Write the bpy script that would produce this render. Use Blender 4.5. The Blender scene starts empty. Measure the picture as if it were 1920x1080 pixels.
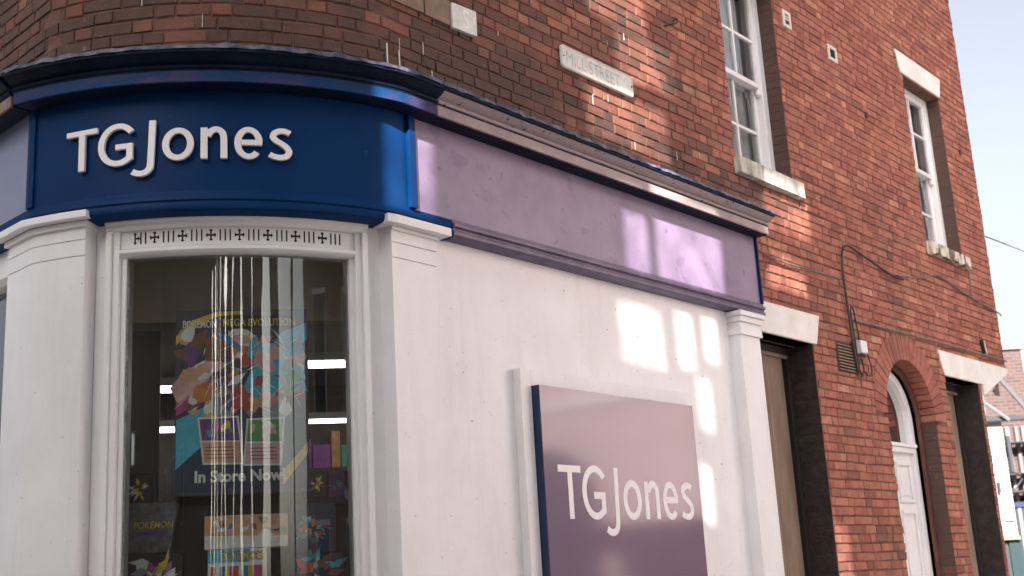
import bpy, bmesh, math, random
from mathutils import Vector, Matrix
random.seed(7)
scene = bpy.context.scene
COL = scene.collection
rad = math.radians

# ------------------------------------------------------------------ camera, sky, sun, exposure
CAM_H = 1.6
PITCH, ROLL = rad(13.951), rad(-3.283)
cam_d = bpy.data.cameras.new('camera')
cam_d.sensor_width = 36.0
cam_d.lens = 36.0 * 2283.9 / 1920.0
cam_d.clip_start = 0.05
cam_d.clip_end = 2000
cam_d.dof.use_dof = True
cam_d.dof.focus_distance = 6.0
cam_d.dof.aperture_fstop = 4.0
cam = bpy.data.objects.new('camera', cam_d)
COL.objects.link(cam)
_fw = Vector((0, math.cos(PITCH), math.sin(PITCH)))
_up = Vector((0, -math.sin(PITCH), math.cos(PITCH)))
_rt = Vector((1, 0, 0))
_r = math.cos(ROLL) * _rt + math.sin(ROLL) * _up
_u = -math.sin(ROLL) * _rt + math.cos(ROLL) * _up
cam.matrix_world = Matrix(((_r.x, _u.x, -_fw.x, 0), (_r.y, _u.y, -_fw.y, 0), (_r.z, _u.z, -_fw.z, CAM_H), (0, 0, 0, 1)))
scene.camera = cam

SUN_EL = rad(27.0)
SUN_H = Vector((-0.15, -0.9887, 0)).normalized()          # horizontal direction towards the sun
world = bpy.data.worlds.new('World')
scene.world = world
world.use_nodes = True
wn, wl = world.node_tree.nodes, world.node_tree.links
sky = wn.new('ShaderNodeTexSky')
sky.sky_type = 'NISHITA'
sky.sun_disc = False
sky.sun_elevation = SUN_EL
sky.sun_rotation = math.atan2(SUN_H.x, SUN_H.y)
sky.air_density = 1.0
sky.dust_density = 5.0
sky.ozone_density = 1.0
bg = wn['Background']
bg.inputs['Strength'].default_value = 0.058
hz_ = wn.new('ShaderNodeHueSaturation'); hz_.inputs['Saturation'].default_value = 0.42        # thin milky winter sky
wl.new(sky.outputs[0], hz_.inputs['Color']); wl.new(hz_.outputs[0], bg.inputs['Color'])

sun_d = bpy.data.lights.new('sun', 'SUN')
sun_d.energy = 5.0
sun_d.angle = rad(0.2)
sun_d.color = (1.0, 0.955, 0.905)
sun = bpy.data.objects.new('sun', sun_d)
COL.objects.link(sun)
_sd = Vector((SUN_H.x * math.cos(SUN_EL), SUN_H.y * math.cos(SUN_EL), math.sin(SUN_EL)))
sun.rotation_euler = _sd.to_track_quat('Z', 'Y').to_euler()
sun.location = (0, -20, 30)

vs = scene.view_settings
scene.display_settings.display_device = 'sRGB'
vs.view_transform = 'Standard'
vs.look = 'None'
vs.gamma = 1.0
vs.use_curve_mapping = False
vs.exposure = 2.25
scene.cycles.use_denoising = True
scene.cycles.max_bounces = 10
scene.cycles.transparent_max_bounces = 12
scene.cycles.sample_clamp_indirect = 6.0

# ------------------------------------------------------------------ plan geometry of the corner building
YAW = rad(40.119)
DW = Vector((math.sin(YAW), math.cos(YAW)))          # along the right wall, away from the corner
NR = Vector((math.cos(YAW), -math.sin(YAW)))         # its outward normal
D = 3.92
C = Vector((-1.5, 6.55)); R0 = 1.475                 # the bowed corner
TL = -23.5
_dist = -(C.dot(NR) + D)
_half = math.sqrt(R0 ** 2 - _dist ** 2)
UR = C.dot(DW) - _half                               # u where the bow meets the right wall
_k = (-D) * NR + UR * DW - C
TR = math.degrees(math.atan2(_k.x, -_k.y))
LA = rad(TR - TL) * R0
KL = C + R0 * Vector((math.sin(rad(TL)), -math.cos(rad(TL))))
LH = rad(46.5)
DL = Vector((-math.sin(LH), math.cos(LH)))
NL = Vector((-math.cos(LH), -math.sin(LH)))
U_END = 11.985

def rw(u, o, z):
    p = (-D + o) * NR + u * DW
    return (p.x, p.y, z)
def S(u): return u - UR + LA
def TH(t): return rad(t - TL) * R0
def _rad(t): return Vector((math.sin(rad(t)), -math.cos(rad(t))))
def pv(s):
    if s < -1e-5: return KL - DL * s, NL
    if s < 1e-5:
        b = (NL + _rad(TL)).normalized(); return KL, b / b.dot(NL)
    if s < LA - 1e-5:
        t = _rad(TL + math.degrees(s / R0)); return C + R0 * t, t
    if s < LA + 1e-5:
        b = (NR + _rad(TR)).normalized(); return C + R0 * _rad(TR), b / b.dot(NR)
    return (-D) * NR + (s - LA + UR) * DW, NR
def pt(s, o, z):
    b, m = pv(s); p = b + m * o
    return (p.x, p.y, z)
def samples(s0, s1, step=0.06):
    out = [s0]
    if s1 > 0 and s0 < LA:
        a, b = max(0, s0), min(LA, s1)
        n = max(1, int(math.ceil((b - a) / step)))
        for i in range(n + 1):
            s = a + (b - a) * i / n
            if s > out[-1] + 1e-4 and s < s1 - 1e-4: out.append(s)
    out.append(s1)
    return out

# ------------------------------------------------------------------ mesh builder and object helpers
class MB:
    def __init__(self): self.v = []; self.f = []; self.a = []; self.d = []
    def add(self, verts, faces, a=0.5, d=0.0):
        n = len(self.v); self.v += [tuple(q) for q in verts]
        for f in faces:
            self.f.append([n + i for i in f]); self.a.append(a); self.d.append(d)
    def hexa(self, p, a=0.5, d=0.0):     # p: 8 points, bottom ring then top ring
        self.add(p, [(0, 3, 2, 1), (4, 5, 6, 7), (0, 1, 5, 4), (1, 2, 6, 5), (2, 3, 7, 6), (3, 0, 4, 7)], a, d)
    def box(self, x0, x1, y0, y1, z0, z1, fn=None, a=0.5, d=0.0):
        p = [(x0, y0, z0), (x1, y0, z0), (x1, y1, z0), (x0, y1, z0), (x0, y0, z1), (x1, y0, z1), (x1, y1, z1), (x0, y1, z1)]
        if fn: p = [fn(*q) for q in p]
        self.hexa(p, a, d)
    def prism(self, poly, y0, y1, fn):   # poly in (x, z); extruded y0..y1; fn(x, y, z) -> world
        n = len(poly)
        v = [fn(x, y0, z) for x, z in poly] + [fn(x, y1, z) for x, z in poly]
        self.add(v, [list(range(n))[::-1], list(range(n, 2 * n))] + [(i, (i + 1) % n, n + (i + 1) % n, n + i) for i in range(n)])
    def sweep(self, s0, s1, prof, step=0.06, jit=None):
        ss = samples(s0, s1, step); n = len(prof); v = []
        for s in ss:
            j = jit(s) if jit else (0, 0)
            v += [pt(s, o + (j[0] if i in (jit.idx if jit else ()) else 0), z + (j[1] if i in (jit.idx if jit else ()) else 0)) for i, (o, z) in enumerate(prof)]
        f = []
        for k in range(len(ss) - 1):
            for i in range(n):
                f.append((k * n + i, k * n + (i + 1) % n, (k + 1) * n + (i + 1) % n, (k + 1) * n + i))
        f.append(list(range(n))[::-1]); f.append([(len(ss) - 1) * n + i for i in range(n)])
        self.add(v, f)
    def tube(self, pts, r, n=6, r1=None):
        pts = [Vector(q) for q in pts]; rings = []
        for i, p in enumerate(pts):
            d = (pts[min(i + 1, len(pts) - 1)] - pts[max(i - 1, 0)]).normalized()
            a = d.orthogonal().normalized() if abs(d.z) > 0.9 else d.cross(Vector((0, 0, 1))).normalized()
            b = d.cross(a)
            rr = r if r1 is None else r + (r1 - r) * i / max(1, len(pts) - 1)
            rings.append([p + (a * math.cos(2 * math.pi * k / n) + b * math.sin(2 * math.pi * k / n)) * rr for k in range(n)])
        v = [q for g in rings for q in g]; f = []
        for i in range(len(pts) - 1):
            for k in range(n):
                f.append((i * n + k, i * n + (k + 1) % n, (i + 1) * n + (k + 1) % n, (i + 1) * n + k))
        f.append(list(range(n))[::-1]); f.append([(len(pts) - 1) * n + k for k in range(n)])
        self.add(v, f)
    def ribbon(self, pts, w, y0, y1, fn, closed=False):   # 2D stroke (x, z) of width w, extruded
        P = [Vector(q) for q in pts]; n = len(P); L = []; Rr = []
        for i in range(n):
            if closed: a, b = P[i - 1], P[(i + 1) % n]
            else: a, b = P[max(i - 1, 0)], P[min(i + 1, n - 1)]
            d0 = (P[i] - a).normalized() if (P[i] - a).length > 1e-7 else None
            d1 = (b - P[i]).normalized() if (b - P[i]).length > 1e-7 else None
            d0 = d0 or d1; d1 = d1 or d0
            n0 = Vector((-d0.y, d0.x)); n1 = Vector((-d1.y, d1.x)); m = (n0 + n1).normalized(); m = m / max(0.4, m.dot(n0))
            L.append(P[i] + m * w / 2); Rr.append(P[i] - m * w / 2)
        v = [fn(q.x, y, q.y) for q in L for y in (y0, y1)] + [fn(q.x, y, q.y) for q in Rr for y in (y0, y1)]
        o = 2 * n; f = []
        for i in range(n if closed else n - 1):
            j = (i + 1) % n
            f += [(2 * i + 1, 2 * j + 1, o + 2 * j + 1, o + 2 * i + 1), (2 * i, o + 2 * i, o + 2 * j, 2 * j),
                  (2 * i, 2 * j, 2 * j + 1, 2 * i + 1), (o + 2 * i, o + 2 * i + 1, o + 2 * j + 1, o + 2 * j)]
        if not closed: f += [(0, 1, o + 1, o), (2 * n - 2, o + 2 * n - 2, o + 2 * n - 1, 2 * n - 1)]
        self.add(v, f)
    def mesh(self, name, mat, fix=True):
        me = bpy.data.meshes.new(name)
        me.from_pydata(self.v, [], self.f)
        at = me.attributes.new('rnd', 'FLOAT', 'FACE'); at.data.foreach_set('value', self.a)
        at = me.attributes.new('dirt', 'FLOAT', 'FACE'); at.data.foreach_set('value', self.d)
        if fix:
            bm = bmesh.new(); bm.from_mesh(me); bmesh.ops.recalc_face_normals(bm, faces=bm.faces); bm.to_mesh(me); bm.free()
        me.materials.append(mat)
        return me
    def build(self, name, mat, parent=None, bevel=0, smooth=False, fix=True):
        o = bpy.data.objects.new(name, self.mesh(name, mat, fix)); COL.objects.link(o)
        if parent is not None: o.parent = parent
        if bevel:
            b = o.modifiers.new('bevel', 'BEVEL'); b.width = bevel; b.segments = 2; b.limit_method = 'ANGLE'; b.angle_limit = rad(40)
        if smooth:
            for p in o.data.polygons: p.use_smooth = True
            try: o.data.set_sharp_from_angle(angle=rad(38))
            except Exception: pass
        return o
def empty(name, loc=(0, 0, 0)):
    o = bpy.data.objects.new(name, None); COL.objects.link(o); o.empty_display_size = 0.2
    o.location = loc
    return o
def tag(o, label=None, cat=None, group=None, kind=None):
    if label: o['label'] = label
    if cat: o['category'] = cat
    if group: o['group'] = group
    if kind: o['kind'] = kind
    return o
def settle(root):
    """re-base the parts of an empty so that the empty's own location does not shift them"""
    inv = Matrix.Translation(-Vector(root.location))
    for ch in root.children: ch.matrix_parent_inverse = inv
def text_mesh(mb, s, size, fn, y0=0.0, y1=0.002, bold=0.0, sx=1.0, align='LEFT'):
    cu = bpy.data.curves.new('text', 'FONT'); cu.body = s; cu.size = size; cu.offset = bold; cu.align_x = align
    cu.resolution_u = 3
    ob = bpy.data.objects.new('text', cu); COL.objects.link(ob)
    dg = bpy.context.evaluated_depsgraph_get()
    me = bpy.data.meshes.new_from_object(ob.evaluated_get(dg))
    v = [(q.co.x * sx, q.co.y) for q in me.vertices]
    mb.add([fn(x, y1, z) for x, z in v], [list(p.vertices) for p in me.polygons])
    bpy.data.objects.remove(ob); bpy.data.curves.remove(cu); bpy.data.meshes.remove(me)
def smooth_path(P, n=6, closed=False):
    P = [Vector(q) for q in P]; out = []; N = len(P)
    for i in range(N - 1):
        p0, p1, p2, p3 = P[max(i - 1, 0)], P[i], P[i + 1], P[min(i + 2, N - 1)]
        for k in range(n):
            t = k / n
            out.append(0.5 * ((2 * p1) + (-p0 + p2) * t + (2 * p0 - 5 * p1 + 4 * p2 - p3) * t * t + (-p0 + 3 * p1 - 3 * p2 + p3) * t ** 3))
    out.append(P[-1]); return out

# ------------------------------------------------------------------ materials
def new_mat(name):
    m = bpy.data.materials.new(name); m.use_nodes = True
    n, l = m.node_tree.nodes, m.node_tree.links
    return m, n, l, n['Principled BSDF']
def mat(name, c0, c1=None, scale=6.0, rough=0.6, spec=0.5, bump=0.0, bscale=60.0, metal=0.0, coat=0.0, stretch=(1, 1, 1), lo=0.35, hi=0.7, ior=1.5, rvar=0.0):
    m, n, l, b = new_mat(name)
    b.inputs['Roughness'].default_value = rough
    b.inputs['Specular IOR Level'].default_value = spec
    b.inputs['Metallic'].default_value = metal
    b.inputs['Coat Weight'].default_value = coat
    b.inputs['Coat Roughness'].default_value = 0.12
    b.inputs['IOR'].default_value = ior
    tc = n.new('ShaderNodeTexCoord'); mp = n.new('ShaderNodeMapping'); mp.inputs['Scale'].default_value = stretch
    l.new(tc.outputs['Object'], mp.inputs[0])
    if c1 is None: b.inputs['Base Color'].default_value = (*c0, 1)
    else:
        nz = n.new('ShaderNodeTexNoise'); nz.inputs['Scale'].default_value = scale; nz.inputs['Detail'].default_value = 6; nz.inputs['Roughness'].default_value = 0.65
        l.new(mp.outputs[0], nz.inputs['Vector'])
        r = n.new('ShaderNodeValToRGB'); e = r.color_ramp.elements
        e[0].position = lo; e[0].color = (*c0, 1); e[1].position = hi; e[1].color = (*c1, 1)
        l.new(nz.outputs['Fac'], r.inputs[0]); l.new(r.outputs[0], b.inputs['Base Color'])
        if rvar:
            mr = n.new('ShaderNodeMapRange'); mr.inputs[3].default_value = rough - rvar; mr.inputs[4].default_value = rough + rvar
            l.new(nz.outputs['Fac'], mr.inputs[0]); l.new(mr.outputs[0], b.inputs['Roughness'])
    if bump:
        nz2 = n.new('ShaderNodeTexNoise'); nz2.inputs['Scale'].default_value = bscale; nz2.inputs['Detail'].default_value = 5
        l.new(mp.outputs[0], nz2.inputs['Vector'])
        bp = n.new('ShaderNodeBump'); bp.inputs['Strength'].default_value = bump; bp.inputs['Distance'].default_value = 0.01
        l.new(nz2.outputs['Fac'], bp.inputs['Height']); l.new(bp.outputs[0], b.inputs['Normal'])
    return m
def white_mat(name, c0, c1, rough, dirt=1.0):
    m = mat(name, c0, c1, 1.6, rough, 0.5, 0.09, 24, rvar=0.1)
    n, l = m.node_tree.nodes, m.node_tree.links; b = n['Principled BSDF']
    src = b.inputs['Base Color'].links[0].from_socket
    tc = n.new('ShaderNodeTexCoord')
    mp = n.new('ShaderNodeMapping'); mp.inputs['Scale'].default_value = (2.6, 2.6, 0.45); l.new(tc.outputs['Object'], mp.inputs[0])
    nz = n.new('ShaderNodeTexNoise'); nz.inputs['Scale'].default_value = 2.2; nz.inputs['Detail'].default_value = 7; nz.inputs['Roughness'].default_value = 0.6; l.new(mp.outputs[0], nz.inputs['Vector'])
    mr = n.new('ShaderNodeMapRange'); mr.inputs[1].default_value = 0.52; mr.inputs[2].default_value = 0.8; mr.inputs[4].default_value = 0.26 * dirt; l.new(nz.outputs['Fac'], mr.inputs[0])
    mx = n.new('ShaderNodeMix'); mx.data_type = 'RGBA'; l.new(mr.outputs[0], mx.inputs[0]); l.new(src, mx.inputs['A']); mx.inputs['B'].default_value = (0.52, 0.47, 0.44, 1)
    ns_ = n.new('ShaderNodeTexNoise'); ns_.inputs['Scale'].default_value = 46; ns_.inputs['Detail'].default_value = 2; l.new(tc.outputs['Object'], ns_.inputs['Vector'])
    m2 = n.new('ShaderNodeMapRange'); m2.inputs[1].default_value = 0.722; m2.inputs[2].default_value = 0.76; m2.inputs[4].default_value = 0.5 * dirt; l.new(ns_.outputs['Fac'], m2.inputs[0])
    mx2 = n.new('ShaderNodeMix'); mx2.data_type = 'RGBA'; l.new(m2.outputs[0], mx2.inputs[0]); l.new(mx.outputs['Result'], mx2.inputs['A']); mx2.inputs['B'].default_value = (0.30, 0.27, 0.27, 1)
    l.new(mx2.outputs['Result'], b.inputs['Base Color'])
    return m
def brick_mat():
    m, n, l, b = new_mat('fired brick')
    a = n.new('ShaderNodeAttribute'); a.attribute_name = 'rnd'
    dirt = n.new('ShaderNodeAttribute'); dirt.attribute_name = 'dirt'
    tc = n.new('ShaderNodeTexCoord')
    r = n.new('ShaderNodeValToRGB'); cr = r.color_ramp
    cols = [(0.0, (0.21, 0.078, 0.062)), (0.25, (0.295, 0.098, 0.072)), (0.5, (0.352, 0.132, 0.094)), (0.75, (0.39, 0.150, 0.103)), (0.93, (0.45, 0.18, 0.12)), (1.0, (0.50, 0.26, 0.16))]
    cr.elements[0].position = 0; cr.elements[0].color = (*cols[0][1], 1)
    cr.elements[1].position = 1; cr.elements[1].color = (*cols[-1][1], 1)
    for p, c in cols[1:-1]:
        e = cr.elements.new(p); e.color = (*c, 1)
    l.new(a.outputs['Fac'], r.inputs[0])
    nz = n.new('ShaderNodeTexNoise'); nz.inputs['Scale'].default_value = 10; nz.inputs['Detail'].default_value = 9; nz.inputs['Roughness'].default_value = 0.7
    l.new(tc.outputs['Object'], nz.inputs['Vector'])
    mr = n.new('ShaderNodeMapRange'); mr.inputs[1].default_value = 0.3; mr.inputs[2].default_value = 0.72; mr.inputs[3].default_value = 0.58; mr.inputs[4].default_value = 1.30
    l.new(nz.outputs['Fac'], mr.inputs[0])
    mx = n.new('ShaderNodeMix'); mx.data_type = 'RGBA'; mx.blend_type = 'MULTIPLY'; mx.inputs[0].default_value = 1
    l.new(r.outputs[0], mx.inputs['A']); l.new(mr.outputs[0], mx.inputs['B'])
    # soot and lime
    nz2 = n.new('ShaderNodeTexNoise'); nz2.inputs['Scale'].default_value = 5; nz2.inputs['Detail'].default_value = 7; nz2.inputs['Roughness'].default_value = 0.7
    l.new(tc.outputs['Object'], nz2.inputs['Vector'])
    nzb = n.new('ShaderNodeTexNoise'); nzb.inputs['Scale'].default_value = 1.1; nzb.inputs['Detail'].default_value = 5; nzb.inputs['Roughness'].default_value = 0.6
    l.new(tc.outputs['Object'], nzb.inputs['Vector'])
    mrb = n.new('ShaderNodeMapRange'); mrb.inputs[1].default_value = 0.35; mrb.inputs[2].default_value = 0.7; mrb.inputs[3].default_value = -0.14; mrb.inputs[4].default_value = 0.26
    l.new(nzb.outputs['Fac'], mrb.inputs[0])
    ad0 = n.new('ShaderNodeMath'); ad0.operation = 'ADD'; l.new(nz2.outputs['Fac'], ad0.inputs[0]); l.new(mrb.outputs[0], ad0.inputs[1])
    ad = n.new('ShaderNodeMath'); ad.operation = 'ADD'; l.new(ad0.outputs[0], ad.inputs[0]); l.new(dirt.outputs['Fac'], ad.inputs[1])
    mr2 = n.new('ShaderNodeMapRange'); mr2.inputs[1].default_value = 0.62; mr2.inputs[2].default_value = 1.15; mr2.inputs[3].default_value = 0; mr2.inputs[4].default_value = 0.9
    l.new(ad.outputs[0], mr2.inputs[0])
    mx2 = n.new('ShaderNodeMix'); mx2.data_type = 'RGBA'; l.new(mr2.outputs[0], mx2.inputs[0]); l.new(mx.outputs['Result'], mx2.inputs['A']); mx2.inputs['B'].default_value = (0.070, 0.050, 0.042, 1)
    nz3 = n.new('ShaderNodeTexNoise'); nz3.inputs['Scale'].default_value = 33; nz3.inputs['Detail'].default_value = 4
    l.new(tc.outputs['Object'], nz3.inputs['Vector'])
    mr3 = n.new('ShaderNodeMapRange'); mr3.inputs[1].default_value = 0.66; mr3.inputs[2].default_value = 0.78; mr3.inputs[4].default_value = 0.45
    l.new(nz3.outputs['Fac'], mr3.inputs[0])
    mx3 = n.new('ShaderNodeMix'); mx3.data_type = 'RGBA'; l.new(mr3.outputs[0], mx3.inputs[0]); l.new(mx2.outputs['Result'], mx3.inputs['A']); mx3.inputs['B'].default_value = (0.42, 0.30, 0.24, 1)
    l.new(mx3.outputs['Result'], b.inputs['Base Color'])
    b.inputs['Roughness'].default_value = 0.85; b.inputs['Specular IOR Level'].default_value = 0.3
    bp = n.new('ShaderNodeBump'); bp.inputs['Strength'].default_value = 0.55; bp.inputs['Distance'].default_value = 0.006
    nz4 = n.new('ShaderNodeTexNoise'); nz4.inputs['Scale'].default_value = 70; nz4.inputs['Detail'].default_value = 6
    l.new(tc.outputs['Object'], nz4.inputs['Vector']); l.new(nz4.outputs['Fac'], bp.inputs['Height']); l.new(bp.outputs[0], b.inputs['Normal'])
    return m
def glass_mat(name, wav=0.0, tint=(0.93, 0.96, 0.95), gain=1.0, rough=0.0, zs=0.25, sc=14):
    m, n, l, b = new_mat(name); n.remove(b); out = n['Material Output']
    tr = n.new('ShaderNodeBsdfTransparent'); tr.inputs[0].default_value = (*tint, 1)
    gl = n.new('ShaderNodeBsdfGlossy'); gl.inputs['Roughness'].default_value = rough
    fr = n.new('ShaderNodeFresnel'); fr.inputs['IOR'].default_value = 1.5
    mu = n.new('ShaderNodeMath'); mu.operation = 'MULTIPLY'; mu.use_clamp = True; mu.inputs[1].default_value = gain; l.new(fr.outputs[0], mu.inputs[0])
    mx = n.new('ShaderNodeMixShader'); l.new(mu.outputs[0], mx.inputs[0]); l.new(tr.outputs[0], mx.inputs[1]); l.new(gl.outputs[0], mx.inputs[2])
    l.new(mx.outputs[0], out.inputs[0])
    if wav:
        tc = n.new('ShaderNodeTexCoord'); mp = n.new('ShaderNodeMapping'); mp.inputs['Scale'].default_value = (1, 1, zs)
        nz = n.new('ShaderNodeTexNoise'); nz.inputs['Scale'].default_value = sc; nz.inputs['Detail'].default_value = 2
        l.new(tc.outputs['Object'], mp.inputs[0]); l.new(mp.outputs[0], nz.inputs['Vector'])
        bp = n.new('ShaderNodeBump'); bp.inputs['Strength'].default_value = wav; bp.inputs['Distance'].default_value = 0.01
        l.new(nz.outputs['Fac'], bp.inputs['Height']); l.new(bp.outputs[0], gl.inputs['Normal'])
    return m
def emit_mat(name, c, s):
    m, n, l, b = new_mat(name)
    b.inputs['Base Color'].default_value = (*c, 1); b.inputs['Emission Color'].default_value = (*c, 1); b.inputs['Emission Strength'].default_value = s
    return m
def brick_tex_mat(name, c1, c2, cm, sx=1.0):
    """far brickwork, too small to pick apart"""
    m, n, l, b = new_mat(name)
    tc = n.new('ShaderNodeTexCoord'); mp = n.new('ShaderNodeMapping'); sep = n.new('ShaderNodeSeparateXYZ'); cmb = n.new('ShaderNodeCombineXYZ')
    l.new(tc.outputs['Object'], sep.inputs[0])
    a = n.new('ShaderNodeMath'); a.operation = 'ADD'; l.new(sep.outputs[0], a.inputs[0]); l.new(sep.outputs[1], a.inputs[1])
    l.new(a.outputs[0], cmb.inputs[0]); l.new(sep.outputs[2], cmb.inputs[1]); l.new(cmb.outputs[0], mp.inputs[0])
    bt = n.new('ShaderNodeTexBrick'); bt.inputs['Color1'].default_value = (*c1, 1); bt.inputs['Color2'].default_value = (*c2, 1); bt.inputs['Mortar'].default_value = (*cm, 1)
    bt.inputs['Scale'].default_value = 1.0; bt.inputs['Brick Width'].default_value = 0.225 * sx; bt.inputs['Row Height'].default_value = 0.075; bt.inputs['Mortar Size'].default_value = 0.009
    l.new(mp.outputs[0], bt.inputs['Vector']); l.new(bt.outputs['Color'], b.inputs['Base Color']); b.inputs['Roughness'].default_value = 0.9
    bp = n.new('ShaderNodeBump'); bp.inputs['Strength'].default_value = 0.5; bp.inputs['Distance'].default_value = 0.008; bp.invert = True
    l.new(bt.outputs['Fac'], bp.inputs['Height']); l.new(bp.outputs[0], b.inputs['Normal'])
    return m

BRICK = brick_mat()
MORTAR = mat('old mortar', (0.105, 0.054, 0.041), (0.205, 0.115, 0.088), 9, 0.95, 0.2, 0.5, 80)
WHITE = white_mat('white gloss paint', (0.74, 0.715, 0.74), (0.83, 0.805, 0.825), 0.38)
WHITE_WALL = white_mat('white painted render', (0.75, 0.72, 0.74), (0.85, 0.822, 0.838), 0.42, 1.5)
STONE_W = mat('white painted stone', (0.66, 0.62, 0.59), (0.80, 0.77, 0.75), 5, 0.6, 0.4, 0.15, 50)
SILL = mat('weathered painted sill', (0.20, 0.18, 0.15), (0.66, 0.63, 0.57), 7, 0.75, 0.3, 0.4, 60, stretch=(1, 1, 0.35), lo=0.32, hi=0.58)
SILL_BAD = mat('flaking painted sill', (0.13, 0.10, 0.08), (0.62, 0.56, 0.49), 11, 0.8, 0.3, 0.7, 40, stretch=(1, 1, 0.5), lo=0.42, hi=0.52)
NAVY = mat('navy satin paint', (0.0004, 0.024, 0.098), (0.001, 0.029, 0.112), 3, 0.45, 0.10, 0.05, 18)
NAVY_EDGE = mat('navy edge paint', (0.003, 0.015, 0.065), None, rough=0.35)
PURPLE = mat('fascia paint with painted purple sheen', (0.172, 0.124, 0.218), (0.258, 0.188, 0.300), 2.6, 0.40, 0.5, 0.12, 14)  # purple reflected from the street is put into the base colour
def scuff(m, sc, col, lo):
    n, l = m.node_tree.nodes, m.node_tree.links; b = n['Principled BSDF']; src = b.inputs['Base Color'].links[0].from_socket
    tc = n.new('ShaderNodeTexCoord'); nz = n.new('ShaderNodeTexNoise'); nz.inputs['Scale'].default_value = sc; nz.inputs['Detail'].default_value = 3; l.new(tc.outputs['Object'], nz.inputs['Vector'])
    mr = n.new('ShaderNodeMapRange'); mr.inputs[1].default_value = lo; mr.inputs[2].default_value = lo + 0.05; mr.inputs[4].default_value = 0.55; l.new(nz.outputs['Fac'], mr.inputs[0])
    mx = n.new('ShaderNodeMix'); mx.data_type = 'RGBA'; l.new(mr.outputs[0], mx.inputs[0]); l.new(src, mx.inputs['A']); mx.inputs['B'].default_value = (*col, 1); l.new(mx.outputs['Result'], b.inputs['Base Color'])
scuff(PURPLE, 19, (0.07, 0.05, 0.10), 0.67)
scuff(PURPLE, 4.5, (0.13, 0.09, 0.17), 0.60)
scuff(NAVY, 23, (0.06, 0.10, 0.2), 0.74)
PALE_BLUE = mat('fascia paint with painted blue sheen', (0.13, 0.14, 0.24), (0.17, 0.18, 0.29), 2, 0.35, 0.6, 0.05, 15, coat=0.3)  # pale reflected sheen of the side panel put into its colour
CORN_BLUE = mat('peeling blue cornice paint', (0.003, 0.035, 0.12), (0.055, 0.038, 0.095), 2.4, 0.55, 0.2, 0.35, 45, stretch=(1, 1, 3), lo=0.42, hi=0.58)
CORN_DARK = mat('dark navy cornice paint', (0.002, 0.006, 0.018), (0.007, 0.016, 0.042), 8, 0.6, 0.15, 0.4, 40)
CORN_PALE = mat('cornice paint with painted lilac sheen', (0.27, 0.20, 0.21), (0.42, 0.34, 0.33), 5, 0.55, 0.4, 0.25, 45)  # lilac reflection on the glossy board painted as its colour
CORN_WORN = mat('flaking navy and lilac paint', (0.035, 0.028, 0.05), (0.34, 0.275, 0.285), 24, 0.6, 0.3, 0.15, 50, stretch=(1, 1, 2.2), lo=0.33, hi=0.41)
LEAD = mat('lead flashing', (0.018, 0.028, 0.065), (0.14, 0.13, 0.175), 17, 0.5, 0.5, 0.8, 30, lo=0.4, hi=0.62)
BOARD = mat('navy acrylic with painted mauve sheen', (0.125, 0.066, 0.130), None, rough=0.09, spec=0.5, coat=0.5)  # mauve of the reflections mixed into the navy base colour
LETTER = mat('white acrylic letter', (0.80, 0.77, 0.78), None, rough=0.35)
DARKHOLE = mat('dark recess paint', (0.006, 0.006, 0.007), None, rough=0.9)
PLY = mat('weathered plywood', (0.16, 0.108, 0.08), (0.31, 0.22, 0.162), 4, 0.75, 0.3, 0.2, 40, stretch=(2.2, 2.2, 0.3))
BLACKFRAME = mat('soot black window frame', (0.012, 0.010, 0.010), (0.022, 0.018, 0.017), 8, 0.7)
SHADEJAMB = mat('shade-darkened jamb brick', (0.018, 0.013, 0.014), (0.05, 0.035, 0.032), 14, 0.7, 0.4, 0.5, 60)  # shade of the deep lower reveals put into the brick colour
REDPAINT = mat('dark red oxide paint', (0.085, 0.028, 0.024), (0.14, 0.05, 0.04), 6, 0.65, 0.4, 0.3, 30)
CABLE = mat('black cable', (0.018, 0.016, 0.016), None, rough=0.5)
CABLE_G = mat('grey weathered cable', (0.10, 0.085, 0.08), (0.22, 0.18, 0.16), 12, 0.6)
IRON = mat('rusty iron', (0.035, 0.02, 0.014), (0.10, 0.045, 0.025), 20, 0.8)
PLATE = mat('white cast plate', (0.55, 0.53, 0.49), (0.76, 0.74, 0.71), 9, 0.5, 0.5, 0.1, 40)
PLATE_TXT = mat('worn grey lettering', (0.30, 0.31, 0.33), (0.55, 0.55, 0.55), 25, 0.6, lo=0.4, hi=0.6)
BUFF = mat('buff stone plaque', (0.17, 0.115, 0.085), (0.27, 0.19, 0.14), 12, 0.8, 0.3, 0.3, 50)
VENT_W = mat('cream vent plastic', (0.55, 0.49, 0.43), (0.68, 0.62, 0.56), 10, 0.6)
TERRA = mat('brown terracotta louvre', (0.17, 0.105, 0.075), (0.27, 0.18, 0.13), 9, 0.8, 0.3, 0.3, 50)
GLASS = glass_mat('sash glass', 0.03, gain=2.2, zs=1, sc=5)
BOWGLASS = glass_mat('old bowed shop glass', 0.055, gain=1.6, zs=0.07, sc=13)
SCREW = mat('screw head metal', (0.08, 0.07, 0.065), None, rough=0.5, metal=0.6)

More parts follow.
